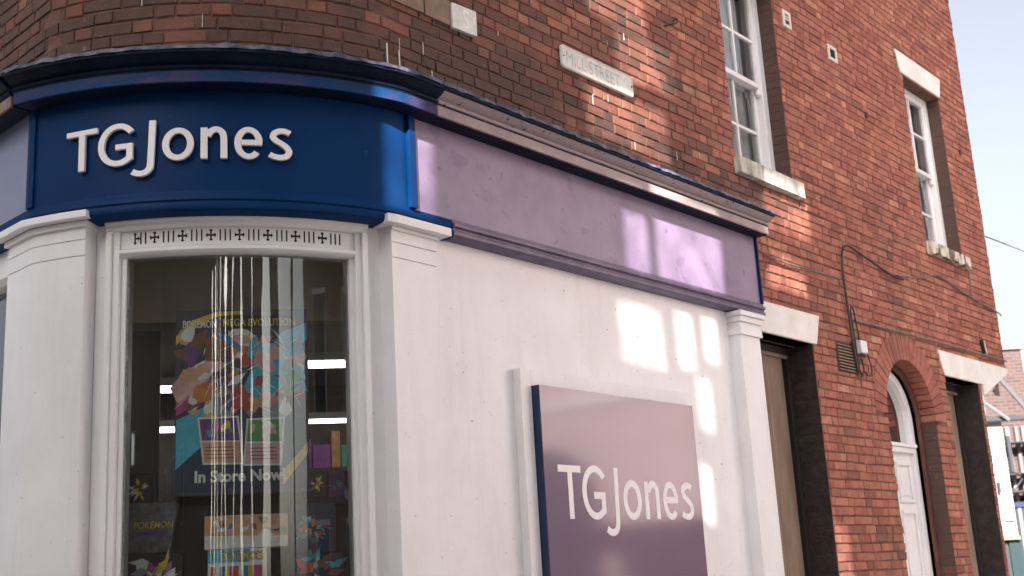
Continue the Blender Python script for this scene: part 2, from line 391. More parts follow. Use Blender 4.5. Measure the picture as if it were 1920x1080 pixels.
# ------------------------------------------------------------------ ground
def struct(o): o['kind'] = 'structure'; return o
g = MB(); g.box(-400, 400, -400, 400, -0.6, -0.16)
struct(g.build('ground', mat('earth', (0.09, 0.08, 0.065), (0.13, 0.11, 0.09), 0.5, 0.95)))
g = MB(); g.add([rw(u, o, -0.15) for u, o in ((-60, 2.2), (60, 2.2), (60, 40), (-60, 40))], [(0, 1, 2, 3)])
struct(g.build('road', mat('worn concrete setts', (0.20, 0.195, 0.185), (0.27, 0.26, 0.25), 30, 0.9, 0.3, 0.4, 150)))
g = MB(); g.add([rw(u, o, -0.004) for u, o in ((-60, -30), (60, -30), (60, 2.05), (-60, 2.05))] + [rw(u, o, -0.16) for u, o in ((-60, -30), (60, -30), (60, 2.05), (-60, 2.05))], [(0, 1, 2, 3), (2, 3, 7, 6)])
struct(g.build('pavement', mat('pavement concrete', (0.24, 0.23, 0.215), (0.32, 0.305, 0.285), 3, 0.9, 0.3, 0.2, 60)))
g = MB()
for i in range(40):
    g.box(-20 + i * 0.92, -20 + i * 0.92 + 0.91, 2.052, 2.19, -0.16, 0.0, rw)
struct(g.build('kerb', mat('granite kerb', (0.28, 0.27, 0.26), (0.38, 0.37, 0.36), 20, 0.8), bevel=0.006))

# ------------------------------------------------------------------ the corner building
bld = empty('corner_building', (*(C + Vector((1.0, 2.0))), 0))
tag(bld, 'red brick corner building with a white bowed shopfront and navy fascia', 'building')

# openings on the right wall: u0, u1, z0, z1
OPEN = [(7.13, 7.945, 4.415, 6.03), (10.41, 11.255, 4.415, 6.03), (7.08, 7.965, -0.1, 3.2), (10.40, 11.18, -0.1, 3.2)]
ARCH_U, ARCH_R, ARCH_Z = 9.585, 0.475, 2.78
RING = 0.22
CO = 0.0640
BD = 0.13
Z_TOP = 8.15
def end_u(z): return U_END if z > 3.40 else (11.26 if z > 3.2 else 11.245)
def blocked(z, ring, pad):
    iv = [(a - pad, b + pad) for a, b, c, d in OPEN if c < z < d]
    dz = z - ARCH_Z
    if dz <= 0: iv.append((ARCH_U - ARCH_R - pad, ARCH_U + ARCH_R + pad))
    else:
        q = (ARCH_R + ring) ** 2 - dz * dz
        if q > 0: iv.append((ARCH_U - math.sqrt(q) - pad, ARCH_U + math.sqrt(q) + pad))
    return sorted(iv)
def cut(a, b, iv):
    out = []
    for p, q in iv:
        if q <= a or p >= b: continue
        if p > a: out.append((a, p))
        a = max(a, q)
    if a < b: out.append((a, b))
    return out
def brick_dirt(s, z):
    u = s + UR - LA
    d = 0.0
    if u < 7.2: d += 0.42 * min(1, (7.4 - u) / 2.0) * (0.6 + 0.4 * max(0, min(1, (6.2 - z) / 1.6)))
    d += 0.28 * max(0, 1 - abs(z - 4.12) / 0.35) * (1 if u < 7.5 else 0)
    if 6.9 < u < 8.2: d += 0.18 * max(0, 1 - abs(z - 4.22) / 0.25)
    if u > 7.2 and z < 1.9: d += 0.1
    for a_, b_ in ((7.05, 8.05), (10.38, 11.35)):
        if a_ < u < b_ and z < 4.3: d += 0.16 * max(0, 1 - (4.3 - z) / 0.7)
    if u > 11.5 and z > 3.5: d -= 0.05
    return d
_fwv, _rv, _uv = _fw, _r, _u
def to_px(p):
    q = Vector(p) - Vector((0, 0, CAM_H)); w = q.dot(_fwv)
    return (960 + 2283.9 * q.dot(_rv) / w, 540 - 2283.9 * q.dot(_uv) / w) if w > 0.1 else None
def add_brick(mb, s0, s1, z0, z1, a, d, off):
    e = 0.0042
    def j(): return random.uniform(-0.0022, 0.0022)
    P = []
    for (o, i) in ((-BD, 0), (off - e, 0), (off, e)):
        for s, z in ((s0 + i, z0 + i), (s1 - i, z0 + i), (s1 - i, z1 - i), (s0 + i, z1 - i)):
            P.append(pt(s + j(), o + (j() if i else 0), z + j() + 0.0022 * math.sin(s * 2.3 + z0 * 31) + 0.0015 * math.sin(s * 7.1 + z0 * 17)))
    mb.add(P, [(8, 9, 10, 11), (4, 5, 9, 8), (5, 6, 10, 9), (6, 7, 11, 10), (7, 4, 8, 11), (0, 1, 5, 4), (1, 2, 6, 5), (2, 3, 7, 6), (3, 0, 4, 7)], a, d)
bricks = []
mortar = MB()
n_course = int(Z_TOP / CO)
for c in range(n_course):
    z0 = c * CO; zm = z0 + CO / 2
    iv = [(S(a), S(b)) for a, b in blocked(zm, RING, 0.0)]
    ivm = [(S(a), S(b)) for a, b in blocked(zm, 0.05, 0.004)]
    s_lo = S(7.02) if z0 < 3.96 else -4.2
    s_hi = S(end_u(zm)) - 0.002
    for a, b in cut(s_lo, s_hi - 0.004, ivm):
        mortar.sweep(a, b, [(-0.0075, z0), (-0.0075, z0 + CO), (-0.16, z0 + CO), (-0.16, z0)], 0.09)
    s = s_lo - (0.0 if c % 2 else 0.139) - random.uniform(0, 0.02)
    k = c % 2
    while s < s_hi:
        w = 0.186 if k % 2 == 0 else 0.088
        if random.random() < 0.10: w = random.uniform(0.12, 0.17)
        a, b = s, s + w; s = b + 0.0088; k += 1
        for p, q in cut(max(a, s_lo), min(b, s_hi), iv):
            if q - p < 0.018: continue
            r = random.random(); rnd = 0.22 + 0.55 * r + random.gauss(0, 0.07)
            if random.random() < 0.03: rnd = 0.95
            d = brick_dirt((p + q) / 2, zm) + random.gauss(0, 0.075)
            if random.random() < 0.05: d += 0.22
            bricks.append((p, q, z0 + 0.0045 + random.uniform(-0.001, 0.001), z0 + CO - 0.0045, max(0.0, min(1, rnd)), d + (random.gauss(0, 0.07) if (p + q) / 2 < S(7) else 0), random.gauss(0, 0.0014)))
# bricks that show largest in the photograph are parts of their own, the rest is one mass
score = []
for i, (p, q, z0, z1, a, d, o) in enumerate(bricks):
    u = (p + q) / 2 + UR - LA
    if u < 7.25 and z0 < 4.12: continue
    pp = [to_px(pt(x, 0, z)) for x, z in ((p, z0), (q, z0), (q, z1), (p, z1))]
    if any(t is None or not (0 <= t[0] <= 1920 and 0 <= t[1] <= 1080) for t in pp): continue
    ar = abs(sum(pp[k][0] * pp[(k + 1) % 4][1] - pp[(k + 1) % 4][0] * pp[k][1] for k in range(4))) / 2
    score.append((ar, i))
score.sort(reverse=True)
single = set(i for _, i in score[:300])
rest = MB()
for i, (p, q, z0, z1, a, d, o) in enumerate(bricks):
    if i in single:
        m = MB(); add_brick(m, p, q, z0, z1, a, d, o); m.build('brick', BRICK, bld, fix=False)
    else: add_brick(rest, p, q, z0, z1, a, d, o)
tag(rest.build('brickwork', BRICK, bld, fix=False), kind='stuff')
mortar.build('mortar_joints', MORTAR, bld, fix=False)

def jamb(u, z0, z1, depth, mt=None):  # jamb lining, its colour darkened by soot and by painted reveal shade
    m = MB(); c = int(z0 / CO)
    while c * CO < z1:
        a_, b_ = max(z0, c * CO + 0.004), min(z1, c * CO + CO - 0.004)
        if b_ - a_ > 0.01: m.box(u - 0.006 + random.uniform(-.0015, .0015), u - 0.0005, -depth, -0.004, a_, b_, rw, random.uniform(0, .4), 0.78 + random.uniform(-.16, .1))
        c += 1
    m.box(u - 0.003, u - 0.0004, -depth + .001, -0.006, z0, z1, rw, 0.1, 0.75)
    tag(m.build('soot_and_shade_jamb_bricks', mt or BRICK, bld), kind='stuff')
jamb(7.945, 4.416, 6.02, 0.124); jamb(11.255, 4.416, 6.02, 0.124); jamb(7.965, 0.9, 3.19, 0.198, SHADEJAMB); jamb(11.18, 0.9, 3.19, 0.198, SHADEJAMB); jamb(ARCH_U + ARCH_R, 0.1, ARCH_Z, 0.128)
# rubbed brick arch over the door
nv = 25
for i in range(nv):
    a0 = math.pi * i / nv; a1 = math.pi * (i + 1) / nv; g_ = 0.004
    m = MB(); r0, r1 = ARCH_R, ARCH_R + RING
    def vp(r, a, o): return rw(ARCH_U - r * math.cos(a), o, ARCH_Z + r * math.sin(a))
    da0, db0 = g_ / r0, g_ / r1
    of = random.gauss(0.0005, 0.001)
    P = [vp(r, a, o) for o in (-BD, of) for r, a in ((r0, a0 + da0), (r1, a0 + db0), (r1, a1 - db0), (r0, a1 - da0))]
    m.hexa(P, random.uniform(0.25, 0.6), random.uniform(0.0, 0.14))
    m.build('arch_brick', BRICK, bld, bevel=0.002)

# stone lintels
def lintel(name, u0, u1, z0, z1, splay, parent, o=0.012, mt=STONE_W):
    m = MB(); m.prism([(u0 + splay, z0), (u1 - splay, z0), (u1, z1), (u0, z1)], -0.14, o, rw)
    return m.build(name, mt, parent, bevel=0.004)

def sash(u0, u1, z0, z1, zm, zl, zu, sill_mat, sill_l, sill_r, flaky=False):
    fr = MB(); o1, o0 = -0.125, -0.24
    w = 0.075
    fr.box(u0, u0 + w, o0, o1, z0, z1, rw); fr.box(u1 - w, u1, o0, o1, z0, z1, rw)
    fr.box(u0 + w, u1 - w, o0, o1, z1 - 0.05, z1, rw); fr.box(u0 + w, u1 - w, o0, o1 + 0.02, z0, z0 + 0.035, rw)
    win = fr.build('sash_window', WHITE, bld, bevel=0.004)
    a, b = u0 + w, u1 - w; um = (a + b) / 2; bar = 0.022; st = 0.042
    def one(za, zb, zc, o, top):
        for q in (a, b - st):
            m = MB(); m.box(q, q + st, o - 0.035, o, za, zb, rw); m.build('sash_stile', WHITE, win, bevel=0.003)
        r_t = 0.045 if top else 0.038; r_b = 0.038 if top else 0.07
        for q in ((zb - r_t, zb), (za, za + r_b)):
            m = MB(); m.box(a + st, b - st, o - 0.035, o, q[0], q[1], rw); m.build('sash_rail', WHITE, win, bevel=0.003)
        m = MB(); m.box(um - bar / 2, um + bar / 2, o - 0.03, o - 0.004, za + r_b, zb - r_t, rw); m.build('glazing_bar', WHITE, win, bevel=0.002)
        for q in ((a + st, um - bar / 2), (um + bar / 2, b - st)):
            m = MB(); m.box(q[0], q[1], o - 0.03, o - 0.006, zc - bar / 2, zc + bar / 2, rw); m.build('glazing_bar', WHITE, win, bevel=0.002)
        for (ua, ub) in ((a + st, um - bar / 2), (um + bar / 2, b - st)):
            for (zz, zy) in ((za + r_b, zc - bar / 2), (zc + bar / 2, zb - r_t)):
                m = MB(); t = random.uniform(-0.0025, 0.0025)
                m.add([rw(ua, o - 0.02 + t, zz), rw(ub, o - 0.02 - t, zz), rw(ub, o - 0.02 - t, zy), rw(ua, o - 0.02 + t, zy)], [(0, 1, 2, 3)])
                m.build('pane', GLASS, win, fix=False)
    one(zm - 0.02, z1 - 0.05, zu, -0.135, True)
    one(z0 + 0.035, zm + 0.018, zl, -0.175, False)
    for q in (a, b - st):                                        # horn brackets below the meeting rail
        m = MB(); m.box(q, q + st, -0.17, -0.135, zm - 0.075, zm - 0.02, rw); m.build('sash_horn', WHITE, win, bevel=0.008)
    sl = MB(); n = 16; s0, s1 = sill_l, sill_r
    top = []; bot = []
    for i in range(n + 1):
        u = s0 + (s1 - s0) * i / n
        bot.append((u, 4.297 + (random.uniform(-0.002, 0.030) if flaky and 0 < i < n else 0)))
        top.append((u, 4.414 - (random.uniform(0, 0.008) if flaky else 0)))
    for i in range(n):
        sl.prism([bot[i], bot[i + 1], top[i + 1], top[i]], -0.2, 0.05 - (random.uniform(0, 0.008) if flaky else 0), rw)
    sl.build('window_sill', sill_mat, win)
    return win
w1 = sash(7.13, 7.945, 4.415, 6.03, 5.20, 4.825, 5.56, SILL, 7.095, 8.02)
w2 = sash(10.41, 11.255, 4.415, 6.03, 5.22, 4.825, 5.60, SILL_BAD, 10.40, 11.335, True)
lintel('window_lintel', 7.03, 8.045, 6.025, 6.237, 0.07, w1)
lintel('window_lintel', 10.285, 11.337, 6.025, 6.237, 0.07, w2)
CURT = mat('net curtain', (0.62, 0.60, 0.62), (0.78, 0.76, 0.78), 4, 0.9)
def curtain(win, ua, ub, o, za, zb):
    m = MB(); n = 48; v = []
    for i in range(n + 1):
        u = ua + (ub - ua) * i / n; w = 0.02 * math.sin(i * 1.1) + 0.012 * math.sin(i * 0.43)
        v += [rw(u, o + w, za), rw(u, o + w * 0.6, zb)]
    m.add(v, [(2 * i, 2 * i + 2, 2 * i + 3, 2 * i + 1) for i in range(n)]); m.build('curtain', CURT, win, smooth=True, fix=False)
curtain(w1, 7.40, 7.93, -0.275, 4.42, 5.98)
curtain(w2, 10.45, 11.24, -0.275, 4.42, 5.98)

def boarded(u0, u1, lt):
    fr = MB(); o = -0.20
    fr.box(u0, u0 + 0.05, o - 0.05, o, 0.9, 3.2, rw); fr.box(u1 - 0.05, u1, o - 0.05, o, 0.9, 3.2, rw); fr.box(u0 + 0.05, u1 - 0.05, o - 0.05, o, 3.14, 3.2, rw)
    w = fr.build('boarded_window', BLACKFRAME, bld, bevel=0.003)
    b = MB(); b.box(u0 + 0.05, u1 - 0.10, o - 0.045, o - 0.012, 0.9, 3.14, rw); b.build('board', PLY, w)
    b = MB(); b.box(u1 - 0.10, u1 - 0.05, o - 0.07, o - 0.05, 0.9, 3.14, rw); b.build('reveal_strip', BLACKFRAME, w)
    b = MB(); b.box(u0, u1 - 0.05, o - 0.01, o + 0.012, 3.115, 3.14, rw); b.build('batten', PLY, w)
    s = MB(); s.box(u0, u1, -0.2, 0.04, 0.8, 0.9, rw); s.build('window_sill', STONE_W, w, bevel=0.004)
    m = MB(); m.box(u0, u1, -0.24, -0.02, 0.0, 0.8, rw); m.build('apron', BRICK, w)
    return w
b1 = boarded(7.08, 7.965, None)
b2 = boarded(10.40, 11.18, None)
lintel('window_lintel', 7.0, 8.094, 3.20, 3.42, 0.085, b1)
# corner stone: lintel that runs out over the cut-off corner, with a sloping underside
m = MB()
m.prism([(10.385, 3.20), (11.27, 3.20), (11.27, 3.418), (10.296, 3.418)], -0.14, 0.012, rw)
m.build('window_lintel', STONE_W, b2, bevel=0.004)
cs = MB()
A0 = rw(11.273, 0.010, 3.10); A1 = rw(U_END + 0.012, 0.010, 3.375); A2 = rw(U_END + 0.012, -0.75, 3.10)
A3 = rw(11.273, 0.010, 3.418); A4 = rw(U_END + 0.012, 0.010, 3.418); A5 = rw(U_END + 0.012, -0.75, 3.418)
A6 = rw(11.273, -0.75, 3.10); A7 = rw(11.273, -0.75, 3.418)
cs.add([A0, A1, A2, A3, A4, A5, A6, A7], [(0, 1, 4, 3), (1, 2, 5, 4), (0, 2, 1), (0, 6, 2), (3, 4, 5, 7), (0, 3, 7, 6), (6, 7, 5, 2)])
cs.build('corner_stone', STONE_W, bld)
m = MB()                                                         # chamfered ground-floor corner
m.add([rw(11.243, -0.002, 0), rw(U_END, -0.745, 0), rw(U_END, -0.745, 3.1), rw(11.243, -0.002, 3.1), rw(11.243, -0.3, 0), rw(11.243, -0.3, 3.1), rw(U_END - .3, -0.745, 0), rw(U_END - .3, -0.745, 3.1)],
      [(0, 1, 2, 3), (0, 3, 5, 4), (1, 6, 7, 2), (4, 5, 7, 6), (3, 2, 7, 5)])
BT = brick_tex_mat('plain side brickwork', (0.26, 0.085, 0.055), (0.33, 0.11, 0.065), (0.13, 0.10, 0.08))
m.build('corner_chamfer', BT, bld)

# arched doorway
dr = MB()
def arch_poly(r, zb, n=20, u=ARCH_U, zc=ARCH_Z):
    return [(u - r, zb)] + [(u - r * math.cos(math.pi * i / n), zc + r * math.sin(math.pi * i / n)) for i in range(n + 1)] + [(u + r, zb)]
def arch_ring(mb, r0, r1, zb, o0, o1, n=20):
    a = arch_poly(r0, zb, n); b = arch_poly(r1, zb, n); k = len(a)
    v = [rw(u, o, z) for o in (o0, o1) for u, z in a + b]
    f = []
    for i in range(k - 1):
        f += [(i, i + 1, k + i + 1, k + i), (2 * k + i, 3 * k + i, 3 * k + i + 1, 2 * k + i + 1), (i, 2 * k + i, 2 * k + i + 1, i + 1), (k + i, k + i + 1, 3 * k + i + 1, 3 * k + i)]
    f += [(0, k, 3 * k, 2 * k), (k - 1, 3 * k - 1, 4 * k - 1, 2 * k - 1)]
    mb.add(v, f)
OD = -0.205
dr.box(ARCH_U - 0.36, ARCH_U + 0.36, OD - 0.05, OD - 0.015, 0.1, 2.525, rw)
door = dr.build('door', WHITE, bld)
m = MB(); arch_ring(m, 0.432, ARCH_R + 0.03, 0.0, -0.16, -0.1295); m.build('inner_arch', REDPAINT, door, bevel=0.004)
m = MB(); arch_ring(m, 0.362, 0.432, 0.1, OD - 0.05, OD + 0.02); m.build('door_frame', WHITE, door, bevel=0.005)
m = MB(); m.box(ARCH_U - 0.40, ARCH_U + 0.40, OD - 0.06, OD + 0.028, 2.525, 2.57, rw); m.box(ARCH_U - 0.40, ARCH_U + 0.40, OD - 0.06, OD + 0.045, 2.57, 2.60, rw); m.build('transom', WHITE, door, bevel=0.004)
m = MB(); k = [(ARCH_U - .3615, 2.6)] + [(ARCH_U - .3615 * math.cos(math.pi * i / 20), ARCH_Z + .3615 * math.sin(math.pi * i / 20)) for i in range(21)] + [(ARCH_U + .3615, 2.6)]
m.add([rw(u, OD - 0.03, z) for u, z in k], [list(range(len(k)))]); m.build('fanlight_pane', GLASS, door, fix=False)
m = MB(); m.box(ARCH_U - .5, ARCH_U + .5, -1.1, -1.05, 0, 3.3, rw); m.build('hall_back', mat('grey hall wall', (0.16, 0.15, 0.16), None, rough=0.9), door)
for (za, zb) in ((2.12, 2.45), (1.45, 2.06), (0.35, 1.3)):
    for (ua, ub) in ((-0.31, -0.04), (0.04, 0.31)):
        m = MB(); U0, U1 = ARCH_U + ua, ARCH_U + ub
        for q in ((U0, U1, za, za + .03), (U0, U1, zb - .03, zb), (U0, U0 + .03, za + .03, zb - .03), (U1 - .03, U1, za + .03, zb - .03)):
            m.box(q[0], q[1], OD - 0.0148, OD + 0.004, q[2], q[3], rw)
        m.box(U0 + .055, U1 - .055, OD - 0.0148, OD - 0.004, za + .055, zb - .055, rw)
        m.build('door_panel', WHITE, door, bevel=0.004)
m = MB()
for i in range(8):
    m.tube([rw(ARCH_U + 0.29 + 0.022 * math.cos(i * .8), OD + 0.03, 1.1 + 0.022 * math.sin(i * .8)), rw(ARCH_U + 0.29, OD - .01, 1.1)], 0.012, 6)
m.build('door_knob', mat('brass', (0.5, 0.35, 0.1), None, rough=0.3, metal=1), door)
m = MB(); m.box(ARCH_U - .475, ARCH_U + .475, -0.28, 0.02, 0.0, 0.1, rw); m.build('door_step', STONE_W, door)

# vents, louvre
def vent(u0, u1, z0, z1, slots):
    m = MB(); t = 0.028; o = 0.010
    for q in ((u0, u0 + t, z0, z1), (u1 - t, u1, z0, z1), (u0 + t, u1 - t, z0, z0 + t), (u0 + t, u1 - t, z1 - t, z1)):
        m.box(q[0], q[1], -0.02, o, q[2], q[3], rw)
    v = m.build('air_vent', VENT_W, bld, bevel=0.002)
    h = MB(); h.box(u0 + t, u1 - t, -0.006, 0.002, z0 + t, z1 - t, rw); h.build('vent_hole', DARKHOLE, v)
    for i in range(slots):
        b = MB(); zc = z1 - t - (i + 1) * (z1 - z0 - 2 * t) / (slots + 2)
        b.box(u0 + t, u1 - t, 0.002, o - 0.002, zc - 0.005, zc + 0.005, rw); b.build('vent_slat', VENT_W, v)
    return v
vent(8.095, 8.222, 5.735, 5.880, 2)
vent(8.846, 9.003, 5.690, 5.826, 0)
m = MB(); m.box(8.33, 8.65, -0.02, 0.003, 3.04, 3.265, rw); lv = m.build('louvre_grille', mat('dark louvre back', (0.05, 0.035, 0.028), None, rough=0.9), bld)
for i in range(9):
    z = 3.05 + i * 0.0235
    m = MB(); m.hexa([rw(8.335, .003, z), rw(8.645, .003, z), rw(8.645, .020, z - .002), rw(8.335, .020, z - .002), rw(8.335, .003, z + .014), rw(8.645, .003, z + .014), rw(8.645, .014, z + .010), rw(8.335, .014, z + .010)])
    m.build('louvre_slat', TERRA, lv)
for (u, z) in ((9.45, 5.36), (11.62, 5.55)):
    m = MB(); m.tube([rw(u, -0.01, z), rw(u, 0.012, z)], 0.03, 8); m.build('rust_patch', IRON, bld)

# ------------------------------------------------------------------ fascia, cornice, pilasters
F0 = 0.06
SR_STRIP = S(3.885); SL_STRIP = 0.0
def fascia(s0, s1, mt):
    m = MB(); m.sweep(s0, s1, [(-0.05, 3.366), (F0, 3.366), (F0, 3.829), (-0.05, 3.829)], 0.03); return m.build('fascia_panel', mt, bld, smooth=True)
fascia(-4.0, -0.012, PALE_BLUE)
fascia(0.012, SR_STRIP - 0.022, NAVY)
fascia(SR_STRIP + 0.022, S(7.145), PURPLE)
for sa, sb, ff in ((-0.012, 0.012, .072), (SR_STRIP - 0.022, SR_STRIP + 0.022, .082), (S(7.145), S(7.163), .078)):
    m = MB(); m.sweep(sa, sb, [(-0.05, 3.366), (ff, 3.366), (ff, 3.8285), (-0.05, 3.8285)], 0.02); m.build('fascia_strip', NAVY, bld, bevel=0.003)
MO = [(-0.05, 3.268), (0.060, 3.272), (0.072, 3.280), (0.076, 3.296), (0.072, 3.310), (0.066, 3.313), (0.066, 3.318), (0.072, 3.323), (0.071, 3.340), (0.064, 3.350), (0.0615, 3.3655), (-0.05, 3.3655)]
MO_R = [(-0.05, 3.275), (0.062, 3.275), (0.078, 3.287), (0.080, 3.303), (0.070, 3.312), (0.070, 3.320), (0.084, 3.328), (0.084, 3.342), (0.070, 3.350), (0.068, 3.3655), (-0.05, 3.3655)]
m = MB(); m.sweep(-4.0, S(4.15), MO, 0.03); m.build('fascia_moulding', NAVY, bld, smooth=True)
m = MB(); m.sweep(S(4.1505), S(7.163), MO_R); m.build('fascia_moulding', mat('dark purple moulding paint', (0.065, 0.045, 0.10), (0.15, 0.105, 0.18), 7, 0.42, 0.5, 0.2, 30), bld, smooth=True)
# cornice in three lengths: left, bow, right
def cornice(s0, s1, mt_board, mt_crown, mt_soffit):
    b = MB(); b.sweep(s0, s1, [(0.0, 3.8370), (0.150, 3.8370), (0.150, 3.8892), (0.0, 3.8892)], 0.03); o = b.build('cornice', mt_crown, bld)
    b = MB(); b.sweep(s0, s1, [(0.1505, 3.8310), (0.165, 3.8310), (0.165, 3.8850), (0.1505, 3.8850)], 0.03); b.build('cornice_board', mt_board, o, bevel=0.003)
    b = MB(); b.sweep(s0, s1, [(0.0605, 3.8295), (0.1495, 3.8295), (0.1495, 3.8365), (0.0605, 3.8365)], 0.03); b.build('soffit', mt_soffit, o)
    b = MB(); b.sweep(s0, s1, [(0.0, 3.8895), (0.153, 3.8895), (0.172, 3.8940), (0.176, 3.9030), (0.166, 3.9100), (0.166, 3.9140), (0.182, 3.9190), (0.204, 3.9310), (0.216, 3.9410), (0.0, 3.9410)], 0.03); b.build('crown_moulding', mt_crown, o, smooth=True)
    b = MB(); b.sweep(s0, s1, [(0.1505, 3.8852), (0.1672, 3.8852), (0.1672, 3.8892), (0.1505, 3.8892)], 0.03); b.build('shadow_bead', mt_soffit, o)
    b = MB(); b.sweep(s0, s1, [(0.0, 3.9415), (0.218, 3.9415), (0.230, 3.9450), (0.230, 3.9610), (0.0, 3.9730)], 0.03); b.build('crown_fillet', mt_soffit, o)
    return o
CORN_LEFT = mat('bare brown cornice board', (0.17, 0.12, 0.10), (0.30, 0.22, 0.18), 9, 0.7, 0.3, 0.4, 40)
cornice(-4.0, -0.0005, CORN_LEFT, CORN_DARK, CORN_DARK)
cornice(0.0, S(3.98), CORN_BLUE, CORN_DARK, CORN_DARK)
cr = cornice(S(3.9805), S(7.17), CORN_PALE, CORN_WORN, CORN_DARK)
class Jit:
    idx = (1, 2, 3)
    def __call__(self, s): return (random.uniform(-0.006, 0.004), random.uniform(-0.004, 0.008))
def lead(s0, s1):
    m = MB(); n = int((s1 - s0) / 0.035); pr = [(0.0, 3.9730), (0.232, 3.9615), (0.236, 3.9590), (0.236, 3.9730), (0.0, 4.0280)]
    ss = [s0 + (s1 - s0) * i / n for i in range(n + 1)]; v = []
    for s in ss:
        a, b = random.uniform(-0.004, 0.006), random.uniform(-0.002, 0.011) * (1.4 if random.random() < .3 else .6)
        P = list(pr); P[1] = (P[1][0] + a, P[1][1]); P[2] = (P[2][0] + a, P[2][1] - 0.006 * random.random()); P[3] = (P[3][0] + a - .004, P[3][1] + b); P[4] = (0, 4.0280 + b)
        v += [pt(s, o, z) for o, z in P]
    k = len(pr)
    f = [(i * k + j, i * k + (j + 1) % k, (i + 1) * k + (j + 1) % k, (i + 1) * k + j) for i in range(n) for j in range(k)] + [list(range(k)), [n * k + j for j in range(k)]]
    m.add(v, f); return m.build('lead_flashing', LEAD, bld)
lead(-4.0, S(7.175))

# bow window: shopfront woodwork
def pil(s0, s1, o, z0, z1, name='pilaster', grooves=()):
    m = MB(); zz = [z0] + [q for g_ in grooves for q in (g_ - 0.0025, g_ + 0.0025)] + [z1]
    prof = [(-0.2, z0), (o, z0)]
    for g_ in sorted(grooves): prof += [(o, g_ - 0.003), (o - 0.008, g_ - 0.002), (o - 0.008, g_ + 0.002), (o, g_ + 0.003)]
    prof += [(o, z1), (-0.2, z1)]
    m.sweep(s0, s1, prof, 0.03); return m.build(name, WHITE, bld)
def cap(parent, s0, s1, steps):
    for (e, o, za, zb) in steps:
        m = MB(); m.sweep(s0 - e, s1 + e, [(-0.18, za), (o, za), (o, zb), (-0.18, zb)], 0.03); m.build('capital', WHITE, parent, bevel=0.003)
p1 = pil(-0.235, TH(-13.1), 0.04, 0.0, 3.245, grooves=(3.117, 3.190))
cap(p1, -0.235, TH(-13.1), [(0.012, 0.058, 3.2452, 3.272), (0.035, 0.10, 3.2722, 3.305)])
p2 = pil(S(3.765), S(4.062), 0.04, 0.0, 3.245, grooves=(3.117, 3.190))
cap(p2, S(3.765), S(4.062), [(0.005, 0.052, 3.2452, 3.264), (0.045, 0.10, 3.2642, 3.303)])
p3 = pil(S(6.795), S(7.045), 0.08, 0.0, 3.115)
cap(p3, S(6.795), S(7.045), [(0.012, 0.098, 3.1152, 3.165), (0.004, 0.088, 3.1652, 3.20), (0.016, 0.104, 3.2002, 3.236), (0.030, 0.120, 3.2362, 3.268)])
m = MB(); m.sweep(S(4.0625), S(6.7945), [(-0.18, 0.0), (0.0, 0.0), (0.0, 3.274), (-0.18, 3.274)]); m.build('shopfront_wall', WHITE_WALL, bld)
m = MB()
for i in range(26):
    u = random.uniform(4.15, 6.7); z = random.uniform(1.7, 3.2); r_ = random.uniform(0.002, 0.005)
    if 4.55 < u < 6.3 and z < 2.75: continue
    m.tube([rw(u, -0.001, z), rw(u, 0.0035, z)], r_, 6)
tag(m.build('filled_nail_holes', mat('grey filler', (0.40, 0.37, 0.38), None, rough=0.8), bld), kind='stuff')

TA, TB = -10.6, 35.64
fr = MB()
for (ta, tb, o) in ((-10.6, -9.55, -0.012), (-9.55, -8.35, -0.030), (-8.35, -7.45, -0.055)):
    fr.sweep(TH(ta) + 0.0003, TH(tb), [(-0.13, 0.62), (o, 0.62), (o, 3.229), (-0.13, 3.229)], 0.03)
for (ta, tb, o) in ((34.55, 35.64, -0.012), (33.4, 34.55, -0.030), (32.65, 33.4, -0.055)):
    fr.sweep(TH(ta), TH(tb) - 0.0003, [(-0.13, 0.62), (o, 0.62), (o, 3.229), (-0.13, 3.229)], 0.03)
shopw = fr.build('shop_window', WHITE, bld, bevel=0.002)
def arcpart(name, mt, par, ta, tb, prof, **k):
    m = MB(); m.sweep(TH(ta), TH(tb), prof, 0.03); return m.build(name, mt, par, **k)
arcpart('window_head', WHITE, shopw, -10.6, 35.64, [(-0.13, 3.2295), (-0.024, 3.2295), (-0.012, 3.24), (-0.012, 3.255), (-0.002, 3.26), (-0.002, 3.2675), (-0.13, 3.2675)], smooth=True)
arcpart('head_panel', WHITE, shopw, -8.33, 33.38, [(-0.13, 3.152), (-0.046, 3.152), (-0.046, 3.229), (-0.13, 3.229)], smooth=True)
arcpart('head_moulding', WHITE, shopw, -8.33, 33.38, [(-0.13, 3.112), (-0.05, 3.112), (-0.034, 3.118), (-0.026, 3.128), (-0.026, 3.142), (-0.036, 3.147), (-0.046, 3.1515), (-0.13, 3.1515)], smooth=True)
arcpart('window_jamb', WHITE, shopw, -13.0, -10.62, [(-0.2, 0.0), (-0.045, 0.0), (-0.045, 3.2675), (-0.2, 3.2675)])
arcpart('window_jamb', WHITE, shopw, 35.66, TR + 0.35, [(-0.2, 0.0), (-0.045, 0.0), (-0.045, 3.2675), (-0.2, 3.2675)])
arcpart('stall_riser', WHITE, shopw, -10.6, 35.64, [(-0.13, 0.0), (-0.01, 0.0), (-0.01, 0.55), (0.02, 0.56), (0.02, 0.6195), (-0.13, 0.6195)])
arcpart('bow_pane', BOWGLASS, shopw, -7.6, 32.8, [(-0.084, 0.60), (-0.080, 0.60), (-0.080, 3.13), (-0.084, 3.13)], smooth=True)
arcpart('putty_bead', mat('dark putty', (0.10, 0.095, 0.09), (0.3, 0.29, 0.28), 30, 0.7), shopw, -7.44, -7.15, [(-0.079, 0.62), (-0.066, 0.62), (-0.066, 3.11), (-0.079, 3.11)])
